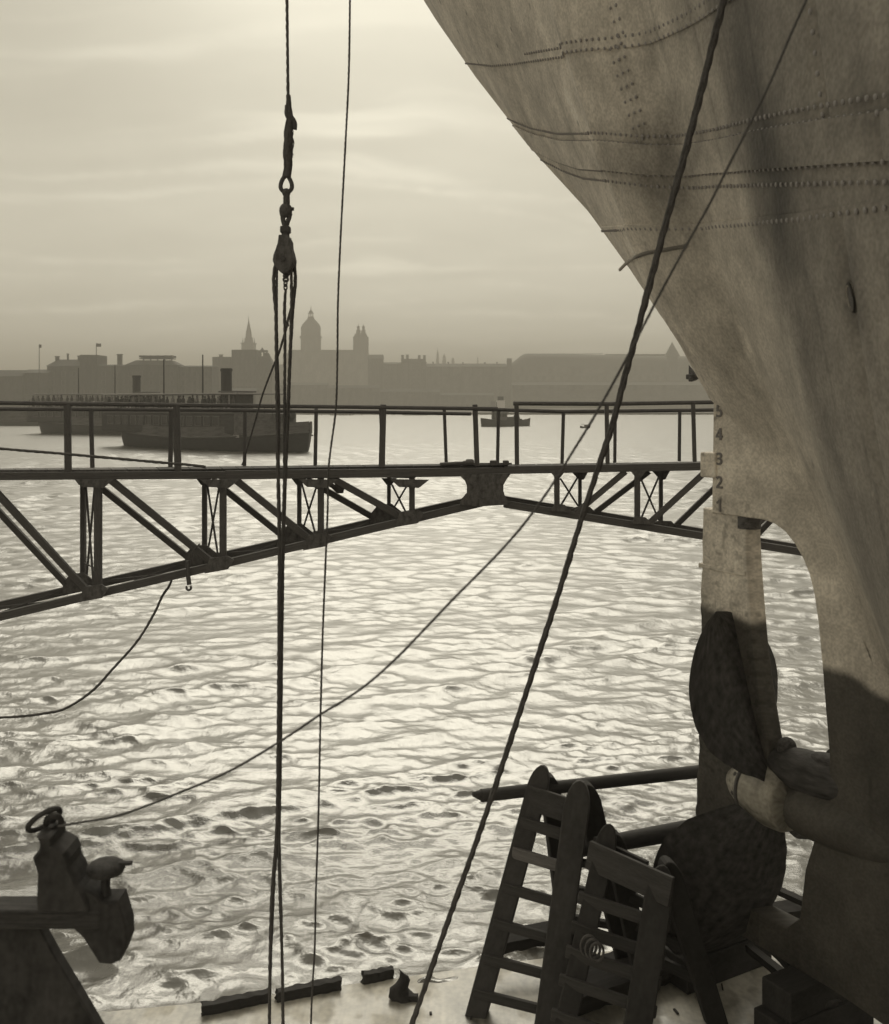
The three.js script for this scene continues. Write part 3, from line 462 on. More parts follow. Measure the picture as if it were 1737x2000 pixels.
{
  // plating: strakes lapped over each other, cut into plates at the butts
  const S_END = 7.5, butts = [[2.0, 4.6], [-0.4, 3.9], [0.9, 5.2], [4.4], [hit(1212, 170).x, hit(1597, 130).x, 6.3], [hit(1200, 80).x + 0.05, 4.4]];
  for (let k = 0; k < 6; k++) {
    const lo = seamY[k], hi = seamY[k + 1];
    let a = -7.4; while (a < 6 && hi(a) <= Y0(a) + 0.01) a += 0.02;
    const cuts = [a, ...butts[k].filter(c => c > a + 0.3), S_END];
    const lift = [0, 0.014, 0, 0.03, 0, 0.014][k];
    for (let c = 0; c < cuts.length - 1; c++) {
      const s0 = cuts[c], s1 = cuts[c + 1] + (c < cuts.length - 2 ? 0.035 : 0), lip = lift + (c % 2) * 0.006;
      const nu = Math.ceil((s1 - s0) / 0.09), nv = 30;
      const g = grid(nu, nv + 4, (u, v) => {
        const s = lerp(s0, s1, u), y0 = Math.max(lo(s) - (k ? 0.035 : 0), Y0(s) - 0.01), y1 = Math.max(y0, hi(s) + 0.035);
        const w = Math.max(0, Math.min(1, (v * (nv + 4) - 2) / nv)), y = lerp(y0, y1, w), n = normalAt(s, Math.max(y, Y0(s) + 0.05));
        const edge = v * (nv + 4) < 0.5 || v * (nv + 4) > nv + 3.5 || u === 0 || u === 1 ? -0.02 : 0;
        const o = (lip + edge) * sstep(0, 0.1, y - Y0(s) + (s > 0.4 ? 0.2 : 0.02)), p = V(s, y, skin(s, y)).addScaledVector(n, o);
        return [p.x, p.y, Math.max(0, p.z), ...suv(s, y)];
      }, true);
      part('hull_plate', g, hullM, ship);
    }
  }
  // lower body of the run forward of the stern post, below the lowest seam
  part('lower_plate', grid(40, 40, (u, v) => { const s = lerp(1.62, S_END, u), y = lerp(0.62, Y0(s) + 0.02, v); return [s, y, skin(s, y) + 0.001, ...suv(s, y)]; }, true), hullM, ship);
  // the starboard side, seen only past the keel, and the deck that closes the hull
  part('starboard_side', grid(60, 60, (u, v) => { const s = lerp(-7.4, S_END, u), b = s < 1.62 ? Y0(s) : 0.62, y = lerp(b, 13.5, v * v * 0.3 + v * 0.7); return [s, y, -skin(s, y), ...suv(s, y)]; }), hullM, ship);
  part('weather_deck', grid(60, 2, (u, v) => { const s = lerp(-7.4, S_END, u), y = 13.4; return [s, y, lerp(-1, 1, v) * skin(s, y), ...suv(s, y)]; }), M.deck, ship);
  part('bulkhead', grid(20, 40, (u, v) => { const y = lerp(0.62, 13.5, v); return [S_END - 0.01, y, lerp(-1, 1, u) * skin(S_END, y), 0.3, v]; }), M.deck, ship);

  // stern frame: rudder arch, stern post and sole piece, one thick casting
  const P = (x, y) => { const p = onCentre(x, y, 0.12); return [p.x, p.y]; };
  const sh = new THREE.Shape();
  const top = keelLine.filter(p => p[0] > 0.1 && p[0] < 1.9).map(p => [p[0], p[1] + 0.06]);
  const arch = [[1490, 1012], [1512, 1020], [1534, 1036], [1553, 1060], [1570, 1090], [1583, 1122], [1592, 1160], [1600, 1215], [1607, 1290], [1614, 1380], [1622, 1475]].map(([x, y]) => P(x, y));
  const left = P(1392, 1000), ltop = P(1395, 790);
  sh.moveTo(left[0], left[1]); sh.lineTo(ltop[0], ltop[1] + 0.05); top.forEach(p => sh.lineTo(...p)); sh.lineTo(2.0, 3.4); sh.lineTo(2.0, 0.62);
  sh.lineTo(-0.15, 0.62); sh.lineTo(-0.15, 0.86); sh.lineTo(1.15, 0.9);
  const al = arch[arch.length - 1]; sh.lineTo(1.3, 1.05); sh.lineTo(1.36, 1.5); sh.lineTo(al[0], al[1] - 0.3);
  [...arch].reverse().forEach(p => sh.lineTo(...p)); sh.closePath();
  const eg = new THREE.ExtrudeGeometry(sh, { depth: 0.18, bevelEnabled: true, bevelThickness: 0.03, bevelSize: 0.015, bevelSegments: 3 }).translate(0, 0, -0.09);
  const reuv = g => { const p = g.attributes.position, u = g.attributes.uv; for (let i = 0; i < p.count; i++) u.setXY(i, ...suv(p.getX(i) + p.getZ(i) * 0.6, p.getY(i))); return g; };
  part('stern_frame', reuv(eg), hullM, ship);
  // stop block on the after edge of the frame
  const sb = P(1386, 908); part('rudder_stop', reuv(box(0.2, 0.24, 0.3, sb[0] + 0.0, sb[1], 0, 0.02)), hullM, ship);
  const zb = hit(1352, 722); part('eye_plate', [new THREE.ConeGeometry(0.06, 0.16, 10).rotateZ(0.5).translate(zb.x - 0.03, zb.y - 0.02, zb.z - 0.02), box(0.1, 0.05, 0.06, zb.x - 0.01, zb.y - 0.07, zb.z, 0.01)], M.iron, ship);
  // stern tube boss, swelling out round the shaft
  const hub = onCentre(1502, 1546);
  part('stern_tube_boss', reuv(new THREE.LatheGeometry([[0.1, -0.14], [0.22, -0.08], [0.24, 0.05], [0.23, 0.4], [0.2, 0.9], [0.12, 1.5], [0.05, 2.2]].map(p => new THREE.Vector2(...p)), 24).rotateZ(-Math.PI / 2).translate(1.28, hub.y, 0)), hullM, ship);

  // rudder
  const rl = [[1372, 996], [1371, 1050], [1370, 1110], [1368, 1160], [1366, 1180], [1368, 1210], [1366, 1330], [1365, 1400], [1363, 1480], [1359, 1560], [1357, 1640]].map(([x, y]) => P(x, y));
  const rr = [[1484, 1004], [1485, 1060], [1488, 1115], [1493, 1180], [1500, 1260], [1509, 1330], [1520, 1400], [1527, 1440], [1530, 1500]].map(([x, y]) => { const p = onCentre(x, y, -0.1); return [p.x, p.y]; });
  const rs = new THREE.Shape(); rs.moveTo(...rl[0]); for (let i = 1; i < rl.length; i++) for (let k = 1; k <= 8; k++) { const y = lerp(rl[i - 1][1], rl[i][1], k / 8); rs.lineTo(lerp(rl[i - 1][0], rl[i][0], k / 8) + (i > 1 ? 0.03 * fbm(y * 7, 2, 2, 3) : 0), y); } rs.lineTo(-0.16, 1.0); rs.lineTo(0.62, 1.0); rs.lineTo(0.66, hub.y - 0.35);
  rs.lineTo(0.6, hub.y); [...rr].reverse().forEach(([x, y], i) => rs.lineTo(x, y)); rs.closePath();
  const rg = reuv(new THREE.ExtrudeGeometry(rs, { depth: 0.14, bevelEnabled: true, bevelThickness: 0.03, bevelSize: 0.02, bevelSegments: 3 }).translate(0, 0, -0.07));
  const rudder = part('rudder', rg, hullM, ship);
  const by = P(1400, 1111)[1];
  for (const y of [by, by - 1.3]) part('band', reuv(box(0.6, 0.045, 0.225, 0.36, y, 0, 0.01)), hullM, rudder);
  part('pintle', mv(new THREE.CylinderGeometry(0.11, 0.11, 0.16, 18), 0.6, 4.42, 0), M.iron, rudder);
  
  

  // propeller
  const prop = new THREE.Group(); prop.name = 'propeller'; prop.position.set(0.86, hub.y, 0); ship.add(prop);
  const pm = grey(0.12, 0.85, { map: rep(fine, 1, 1), bumpMap: rep(fine, 2, 3), bumpScale: 0.004 }), bm = new THREE.MeshStandardMaterial({ color: new THREE.Color().setRGB(0.5, 0.465, 0.4), roughness: 0.7, map: rep(grain, 1, 1), bumpMap: rep(fine, 2, 2), bumpScale: 0.006 });
  part('hub', new THREE.LatheGeometry([[0.001, -0.52], [0.05, -0.52], [0.065, -0.46], [0.11, -0.44], [0.17, -0.36], [0.22, -0.26], [0.24, -0.21], [0.262, -0.2], [0.268, -0.1], [0.29, 0.06], [0.285, 0.2], [0.25, 0.26], [0.001, 0.27]].map(p => new THREE.Vector2(...p)), 36).rotateZ(-Math.PI / 2), bm, prop);
  part('shaft_nut', [mv(new THREE.CylinderGeometry(0.075, 0.085, 0.09, 6).rotateZ(Math.PI / 2), -0.54, 0, 0), mv(new THREE.TorusGeometry(0.262, 0.02, 8, 36).rotateY(Math.PI / 2), -0.17, 0, 0)], M.iron, prop);
  const cb = []; for (let k = 0; k < 8; k++) { const a = k * Math.PI / 4 + 0.2; cb.push(new THREE.CylinderGeometry(0.026, 0.026, 0.05, 6).rotateZ(Math.PI / 2).translate(-0.235, 0.21 * Math.cos(a), 0.21 * Math.sin(a))); } part('cap_bolt', cb, M.iron, prop).userData.kind = 'stuff';
  const R = 1.63;
  for (const [deg, w] of [[101, 1.34], [240, 1.22], [345, 0.9]]) {
    const nb = 44, mb = 24, th = deg * Math.PI / 180;
    // seen from port the ship's bow is to the right; the disc lies across the ship, so a blade's radial direction is (0, sin, cos to port/starboard)
    const fn = sgn => (u, v) => {
      const r = lerp(0.16, R, v), q = v < 0.999 ? Math.pow(Math.max(0, Math.sin(Math.PI * Math.pow(lerp(0.16, 1, v), 1.65))), 0.75) : 0, chord = 0.55 * w * Math.max(0.02, q * lerp(1, 1.22, v)) * (1 + 0.035 * N3(v * 9, Math.sign(u - 0.5) * 3, deg)), pitch = Math.atan2(1.5, 2 * Math.PI * r), t = (u - 0.5) * 2;
      const c = t * chord, thick = sgn * 0.045 * (1 - t * t) * (1.15 - v), arc = c * Math.cos(pitch), ax = c * Math.sin(pitch) * 0.9 + thick * Math.cos(pitch), phi = arc / r * 0.92, rr = r;
      const yy = rr * Math.cos(phi), zz = rr * Math.sin(phi) - thick * Math.sin(pitch);
      return [ax - 0.36 * v, yy, zz, u * 1.2, v * 2];
    };
    const blade = part('blade', [grid(mb, nb, fn(1)), grid(mb, nb, fn(-1), true)], pm, prop);
    blade.rotation.x = th - Math.PI / 2;   // turned about the shaft: 90 degrees stands up, 0 points to starboard
  }
  const nuts = []; for (let k = 0; k < 3; k++) { const p = onCentre([1536, 1556, 1612][k], [1453, 1474, 1482][k]); nuts.push(new THREE.SphereGeometry(1, 14, 10).scale([0.08, 0.1, 0.16][k], [0.09, 0.08, 0.08][k], 0.1).translate(p.x, p.y - 0.03, 0)); }
  const pr = P(1570, 1495); nuts.push(new THREE.SphereGeometry(1, 20, 14).scale(0.5, 0.19, 0.2).translate(pr[0], pr[1] - 0.1, 0));
  part('bossing_bolt', nuts, pm, ship);

  // draught figures, a foot apart, on the after edge of the stern frame
  const font = await new FontLoader().loadAsync('fonts/droid/droid_sans_bold.typeface.json');
  [['5', 802], ['4', 847], ['3', 895], ['2', 941], ['1', 986]].forEach(([c, py]) => {
    const p = onCentre(1400, py, 0.125), g = new TextGeometry(c, { font, size: 0.115, depth: 0.008, curveSegments: 6, bevelEnabled: false }); g.computeBoundingBox();
    g.translate(-0.01, -0.06, 0); const m = part('draught_mark', g.scale(1.0, 1, 1), M.figure, ship); m.position.set(p.x, p.y, 0.1215);
  });

  // rivets
  const spots = [];
  const row = (fy, s0, s1, step) => { for (let s = s0; s < s1; s += step) { const y = fy(s); if (y > Y0(s) + 0.02) spots.push([s, y]); } };
  const off = (f, o) => s => f(s) + o;
  row(off(seamY[5], -0.03), -6, 4, 0.085); row(off(seamY[5], 0.045), -1.2, 4, 0.085);
  for (const o of [0.03, 0.1]) row(off(seamY[4], o), -4, 5, 0.07);
  for (const o of [-0.13, -0.04]) row(off(seamY[3], o), -4, 5, 0.075);
  row(off(seamY[2], 0.0), -2, 5, 0.085);
  for (const [k, c, n] of [[4, hit(1212, 170).x, 3], [5, hit(1200, 80).x + 0.05, 2], [4, hit(1597, 130).x, 1]]) for (let q = 0; q < n; q++) for (let y = seamY[k](c) + 0.05; y < Math.min(seamY[k + 1](c), 12); y += 0.1) spots.push([c + 0.03 + q * 0.075, y]);
  const im = new THREE.InstancedMesh(new THREE.SphereGeometry(1, 10, 7), grey(0.3, 0.7), spots.length), mt = new THREE.Matrix4(), qq = new THREE.Quaternion();
  const rg2 = im.geometry; { const u = rg2.attributes.uv; for (let i = 0; i < u.count; i++) u.setXY(i, 0.56, 0.62); }
  spots.forEach(([s, y], i) => { const n = normalAt(s, y), r = 0.0125 + 0.004 * rnd(); qq.setFromUnitVectors(V(0, 0, 1), n); mt.compose(V(s, y, skin(s, y)).addScaledVector(n, 0.02), qq, V(r, r, r * 0.6)); im.setMatrixAt(i, mt); });
  im.name = 'rivets'; im.userData.kind = 'stuff'; im.castShadow = im.receiveShadow = true; ship.add(im);

  // a discharge opening, a grab rail bent round the run
  const dp = hit(1667, 580), dn = normalAt(dp.x, dp.y), dg = new THREE.Group(); dg.name = 'discharge_pipe'; dg.scale.setScalar(0.55); dg.position.copy(dp).addScaledVector(dn, 0.01); dg.quaternion.setFromUnitVectors(V(0, 0, 1), dn); ship.add(dg);
  part('flange', mv(new THREE.TorusGeometry(0.1, 0.02, 8, 28).scale(0.7, 1.25, 1), 0, 0, 0), hullM, dg); part('opening', new THREE.CylinderGeometry(0.095, 0.095, 0.02, 28).rotateX(Math.PI / 2).scale(0.7, 1.25, 1), M.deck, dg);
  const gb = [[1214, 527], [1228, 511], [1246, 500], [1268, 492], [1296, 487], [1345, 478]].map(([x, y]) => { const p = hit(x, y); return p.addScaledVector(normalAt(p.x, p.y), 0.02); });
  part('grab_rail', new THREE.TubeGeometry(new THREE.CatmullRomCurve3(gb), 40, 0.018, 8), hullM, ship);
}

// ---------------------------------------------------------------- the folding gangway bridge at the end of the dock
const dn = px => px < 950 ? lerp(15.2, 16.9, px / 950) : lerp(16.9, 17.4, (px - 950) / 700), dfar = px => dn(px) + 1.0;   // near and far truss
const nP = (x, y) => at(x, y, dn(x)), fP = (x, y) => at(x, y, dfar(x)), mm = (px, x) => px / F * dn(x);
{
  const L = thing('gangway_bridge', 'long left leaf of the iron truss gangway with the heavy hinge plate', 'bridge', V(0, 0, 0)), R = thing('gangway_bridge', 'short right leaf of the iron truss gangway running behind the rudder', 'bridge', V(0, 0, 0));
  const strut = (x0, y0, x1, y1, w, far, t = 0.11) => { const p = far ? fP : nP; return bar(p(x0, y0), p(x1, y1), mm(w, (x0 + x1) / 2), t, V(0, 0, 1), 0.01); };
  const chordY = x => interp([[0, 1205], [40, 1196], [440, 1105], [640, 1058], [945, 981]], x), chordYf = x => interp([[0, 1181], [40, 1171], [150, 1147], [385, 1093], [590, 1047], [760, 1010], [910, 979]], x);
  const IR = M.iron;
  // top chords and deck
  part('top_chord', [bar(nP(-60, 930), nP(440, 927.5), mm(15, 200), 0.12, V(0, 0, 1), 0.01), bar(nP(440, 927.5), nP(985, 921), mm(17, 700), 0.12, V(0, 0, 1), 0.01)], IR, L);
  part('top_chord', [bar(fP(-60, 930), fP(985, 919), mm(13, 400), 0.12, V(0, 0, 1), 0.01)], IR, L);
  for (let k = 0; k < 34; k++) { const a = -60 + k * 31, b = a + 29.5; const y = x => interp([[-60, 920], [400, 917.5], [985, 909]], x), yf = x => interp([[-60, 917], [400, 912.5], [985, 906]], x); const g = new THREE.BufferGeometry(); const q = [nP(a, y(a)), nP(b, y(b)), fP(b - 8, yf(b)), fP(a - 8, yf(a))], lo = q.map(p => p.clone().add(V(0, -0.045, 0))); const f = []; const quad = (i, j, m, n) => f.push(i, j, m, i, m, n); const A = [...q, ...lo]; quad(0, 1, 2, 3); quad(4, 7, 6, 5); quad(0, 4, 5, 1); quad(1, 5, 6, 2); quad(2, 6, 7, 3); quad(3, 7, 4, 0); g.setAttribute('position', new THREE.Float32BufferAttribute(f.flatMap(i => [A[i].x, A[i].y + 0.012, A[i].z]), 3)); g.setAttribute('uv', new THREE.Float32BufferAttribute(f.flatMap((i) => [(i % 4) * 0.3 + k * 0.37, (i > 3) * 0.2]), 2)); g.computeVertexNormals(); part('deck_plank', g, k < 12 ? M.deck : M.woodDark, L); }
  // bottom chords: near and far
  part('bottom_chord', [bar(nP(-60, chordY(-60)), nP(945, chordY(945)), mm(15, 400), 0.13, V(0, 0, 1), 0.01)], IR, L);
  part('bottom_chord', [bar(fP(-60, chordYf(-60)), fP(920, chordYf(920)), mm(16, 400), 0.13, V(0, 0, 1), 0.01)], IR, L);
  const posts = [[192, 163, 13, 9.5], [436, 400, 12, 9], [627, 585, 11.5, 8], [805, 760, 11, 7.5], [-52, -75, 13, 10]];
  const plate = (pts, far, th = 0.03, dz = 0.08) => { const p = far ? fP : nP, d = far ? dfar(pts[0][0]) : dn(pts[0][0]); const s = new THREE.Shape(); pts.forEach(([x, y], i) => { const q = at(x, y, d); i ? s.lineTo(q.x, q.y) : s.moveTo(q.x, q.y); }); return new THREE.ExtrudeGeometry(s, { depth: th, bevelEnabled: false }).translate(0, 0, -d + dz); };
  for (const [xn, xf, wn, wf] of posts) {
    part('post', strut(xn, 930, xn, chordY(xn), wn, false), IR, L); part('post', strut(xf, 930, xf, chordYf(xf), wf, true), IR, L);
    const yn = chordY(xn), yf = chordYf(xf);
    part('cross_brace', [bar(fP(xf + 5, 945), nP(xn - 8, yn - 8), 0.03, 0.02), bar(nP(xn - 6, 942), fP(xf + 6, yf - 12), 0.03, 0.02)], IR, L);
    if (xn < 300) part('cross_bar', rod(fP(xf, lerp(940, yf, 0.78)), nP(xn, lerp(940, yn, 0.78)), 0.013), IR, L);
    // gussets above and below
    part('gusset_plate', plate([[xn - 42, 935], [xn - 25, 950], [xn + 14, 952], [xn + 34, 936]], false), IR, L);
    part('gusset_plate', plate([[xf - 14, 933], [xf - 4, 946], [xf + 6, 946], [xf + 16, 933]], true), IR, L);
    part('gusset_plate', plate([[xn - 33, yn + 12], [xn - 24, yn - 17], [xn + 12, yn - 22], [xn + 24, yn - 14], [xn + 12, yn + 4]], false), IR, L);
    part('gusset_plate', plate([[xf - 36, yf + 14], [xf - 35, yf - 8], [xf - 20, yf - 26], [xf + 6, yf - 27], [xf + 30, yf - 8], [xf + 28, yf + 4]], true), IR, L);
    part('floor_beam', bar(nP(xn, 928), fP(xf, 927), 0.12, 0.1, V(0, 1, 0)), IR, L);
    part('lower_strut', bar(nP(xn, yn), fP(xf, yf), 0.09, 0.09, V(0, 1, 0)), IR, L);
  }
  const dia = [[-52, -75, 192, 163], [192, 163, 436, 400], [436, 400, 627, 585], [627, 585, 805, 760]];
  for (const [a, af, b, bf] of dia) {
    part('diagonal', strut(a + 18, 932, b - 22, chordY(b) - 8, 13, false, 0.08), IR, L);
    part('diagonal', strut(af + 14, 936, bf - 28, chordYf(bf) + 2, 12.5, true, 0.08), IR, L);
    part('wind_brace', [bar(fP(af + 30, chordYf(af + 30)), nP(b - 40, chordY(b - 40)), 0.05, 0.02), bar(nP(a + 20, chordY(a + 20) - 3), fP(bf - 30, chordYf(bf - 30)), 0.035, 0.02)], IR, L);
  }
  part('gusset_plate', plate([[640, 936], [655, 945], [668, 938], [676, 948], [672, 962], [660, 962], [650, 952], [636, 944]], true, 0.05, 0.1), IR, L);
  // hinge plate in the middle
  part('hinge_plate', plate([[896, 926], [908, 938], [912, 948], [912, 962], [902, 974], [898, 985], [935, 988], [985, 985], [996, 984], [986, 968], [983, 958], [983, 946], [990, 934], [998, 924]], false, 0.1, 0.0), IR, L);
  part('hinge_plate', plate([[900, 924], [912, 934], [916, 962], [903, 977], [955, 980], [988, 976], [980, 960], [980, 944], [992, 924]], true, 0.1, 0.0), IR, L);
  part('hinge_pin', mv(new THREE.CylinderGeometry(0.06, 0.06, 1.3, 16).rotateX(Math.PI / 2), nP(948, 930).x, nP(948, 930).y, nP(948, 930).z - 0.5), IR, L);
  // right leaf
  const cR = x => interp([[985, 984], [1090, 995], [1250, 1020], [1375, 1048], [1560, 1077], [1720, 1103]], x);
  part('top_chord', bar(nP(985, 918), nP(1640, 906), mm(15, 1200), 0.12, V(0, 0, 1), 0.01), IR, R); part('top_chord', bar(fP(985, 915), fP(1640, 904), mm(13, 1200), 0.12, V(0, 0, 1), 0.01), IR, R);
  part('bottom_chord', bar(nP(985, cR(985)), nP(1720, cR(1720)), mm(14, 1200), 0.13, V(0, 0, 1), 0.01), IR, R); part('bottom_chord', bar(fP(985, cR(985) - 10), fP(1720, cR(1720) - 8), mm(12, 1200), 0.13, V(0, 0, 1), 0.01), IR, R);
  for (let k = 0; k < 21; k++) { const a = 986 + k * 31, b = a + 29.5, y = x => interp([[985, 910], [1640, 900]], x), h = 0.03; const g = new THREE.BufferGeometry(); const q = [nP(a, y(a)), nP(b, y(b)), fP(b, y(b) - 3), fP(a, y(a) - 3)], A = [...q, ...q.map(p => p.clone().add(V(0, -0.045, 0)))], f = []; const quad = (i, j, m, n) => f.push(i, j, m, i, m, n); quad(0, 1, 2, 3); quad(4, 7, 6, 5); quad(0, 4, 5, 1); quad(1, 5, 6, 2); quad(2, 6, 7, 3); quad(3, 7, 4, 0); g.setAttribute('position', new THREE.Float32BufferAttribute(f.flatMap(i => [A[i].x, A[i].y, A[i].z]), 3)); g.setAttribute('uv', new THREE.Float32BufferAttribute(f.flatMap(i => [(i % 4) * 0.3 + k * 0.31, (i > 3) * 0.2]), 2)); g.computeVertexNormals(); part('deck_plank', g, M.woodDark, R); }
  for (const [xn, xf, wn, wf] of [[1088, 1133, 10, 6.5], [1245, 1291, 10, 7], [1410, 1456, 10, 7], [1580, 1625, 10, 7]]) {
    part('post', strut(xn, 915, xn, cR(xn), wn, false), IR, R); part('post', strut(xf, 915, xf, cR(xf) - 6, wf, true), IR, R);
    part('cross_brace', [bar(nP(xn + 7, 935), fP(xf - 4, cR(xf) - 14), 0.03, 0.02), bar(fP(xf - 5, 933), nP(xn + 8, cR(xn) - 8), 0.03, 0.02)], IR, R);
    part('gusset_plate', plate([[xn - 16, 918], [xn - 5, 932], [xn + 5, 932], [xn + 16, 918]], false), IR, R); part('gusset_plate', plate([[xf - 22, 916], [xf - 4, 936], [xf + 6, 936], [xf + 18, 914]], true), IR, R);
    part('gusset_plate', plate([[xn - 14, cR(xn) + 2], [xn - 5, cR(xn) - 12], [xn + 14, cR(xn) - 10], [xn + 30, cR(xn) + 4]], false), IR, R);
    part('gusset_plate', plate([[xf - 30, cR(xf) - 4], [xf - 8, cR(xf) - 13], [xf + 18, cR(xf) - 13], [xf + 34, cR(xf) + 3]], true), IR, R);
    part('floor_beam', bar(nP(xn, 915), fP(xf, 914), 0.12, 0.1, V(0, 1, 0)), IR, R);
  }
  for (const [x0, y0, x1, y1, far] of [[1125, 1002, 1222, 921, 0], [1160, 1003, 1268, 921, 1], [1268, 1022, 1382, 918, 0], [1320, 1027, 1432, 918, 1], [1440, 1060, 1548, 960, 0], [1440, 1085, 1512, 1010, 1]]) part('diagonal', strut(x0, y0, x1, y1, 11, far, 0.08), IR, R);
  // railings: a pair on each leaf
  const rail = (pts, P2, r) => pts.slice(1).map((p, i) => rod(P2(...pts[i]), P2(...p), r, 10));
  part('handrail', rail([[-60, 786], [130, 788.5], [345, 791], [640, 794.5], [972, 798.5]], nP, 0.033), IR, L);
  part('handrail', rail([[-60, 798.5], [180, 799.5], [478, 801.5], [742, 805], [920, 808.5]], fP, 0.032), IR, L);
  for (const [x, xb, b, w] of [[132, 133.5, 924, 13], [345, 348, 923, 13], [749, 746, 913, 12], [928, 932, 911, 10]]) part('rail_post', bar(nP(x, 790), nP(xb, b), mm(w, x), 0.06, V(0, 0, 1), 0.012), IR, L);
  for (const [x, xb, b, w] of [[178, 181, 919, 8.5], [335, 333, 917, 9], [479, 478, 914, 7], [618, 616, 912, 7.5], [744, 749, 910, 8], [868, 872, 908, 7]]) part('rail_post', bar(fP(x, 798), fP(xb, b), mm(w, x), 0.05, V(0, 0, 1), 0.012), IR, L);
  part('handrail', rail([[1003, 788], [1187, 789], [1395, 785.5], [1640, 783]], nP, 0.036), IR, R);
  part('handrail', rail([[928, 799], [1100, 804], [1330, 801.5], [1640, 798]], fP, 0.034), IR, R);
  for (const [x, xb, b, w] of [[1009, 1010, 908, 8.5], [1185, 1187, 906, 8], [1354, 1357, 902, 7.5], [1530, 1533, 900, 7.5]]) part('rail_post', bar(nP(x, 788), nP(xb, b), mm(w, x), 0.06, V(0, 0, 1), 0.012), IR, R);
  for (const [x, xb, b, w] of [[974, 972, 909, 7], [1101, 1098, 906, 7], [1202, 1201, 904, 6.5], [1328, 1327, 901, 6.5], [1480, 1480, 899, 6.5]]) part('rail_post', bar(fP(x, 801), fP(xb, b), mm(w, x), 0.05, V(0, 0, 1), 0.012), IR, R);
  // things lying on the deck and hanging from it
  const lk = thing('turnbuckle', 'turnbuckle rod with lugs lying on the gangway deck beside the hinge plate', 'turnbuckle', nP(940, 906));
  const o = nP(940, 906), rel = (x, y) => nP(x, y).sub(o);
  part('rod', [rod(rel(870, 906), rel(1000, 905.5), 0.014), rod(rel(860, 907), rel(915, 904), 0.03)], IR, lk); part('lug', [box(0.12, 0.09, 0.1, rel(964, 904).x, rel(964, 904).y, 0, 0.02), box(0.1, 0.08, 0.1, rel(988, 903.5).x, rel(988, 903.5).y, 0, 0.02), box(0.14, 0.1, 0.1, rel(918, 903).x, rel(918, 903).y, 0, 0.03), box(0.06, 0.05, 0.06, rel(892, 905).x, rel(892, 905).y, 0)], IR, lk); part('sleeve', rod(rel(905, 905), rel(925, 902.5), 0.04), IR, lk);
  solo('mooring_line', rope([[-60, 871], [45, 880], [110, 885], [200, 893], [300, 902], [380, 909], [402, 912]].map(([x, y]) => at(x, y, dn(x) - 0.35)), 0.022), M.rope, 'dark line sloping down inside the railing to the left leaf of the gangway', 'rope');
  solo('hanging_line', rope([[338, 1120], [332, 1142], [318, 1163], [303, 1195], [270, 1250], [222, 1305], [180, 1350], [125, 1385], [84, 1394], [44, 1399], [-60, 1404]].map(([x, y]) => at(x, y, lerp(15.9, 15.2, (338 - x) / 400))), 0.02, { wave: 0.5 }), M.rope, 'slack line hanging in a curve below the left leaf of the gangway', 'rope');
  const hk = thing('hanging_hook', 'iron hook hanging on a short line under the lower chord of the gangway', 'hook', at(367, 1112, 15.7)); const ho = at(367, 1112, 15.7), hr = (x, y) => at(x, y, 15.7).sub(ho);
  part('strap', [rod(hr(366, 1095), hr(368, 1128), 0.03), rod(hr(368, 1126), hr(370, 1142), 0.035)], IR, hk); part('hook', [new THREE.TorusGeometry(0.035, 0.018, 8, 16, 4.6).rotateZ(2.6).translate(hr(369, 1148).x, hr(369, 1148).y, 0)], IR, hk);
  solo('hanging_line', rope([[390, 1062], [378, 1078], [372, 1100], [368, 1116]].map(([x, y]) => at(x, y, 15.75)), 0.012), M.rope, 'short thin line tied between a gangway post and the hook below the chord', 'rope');
}

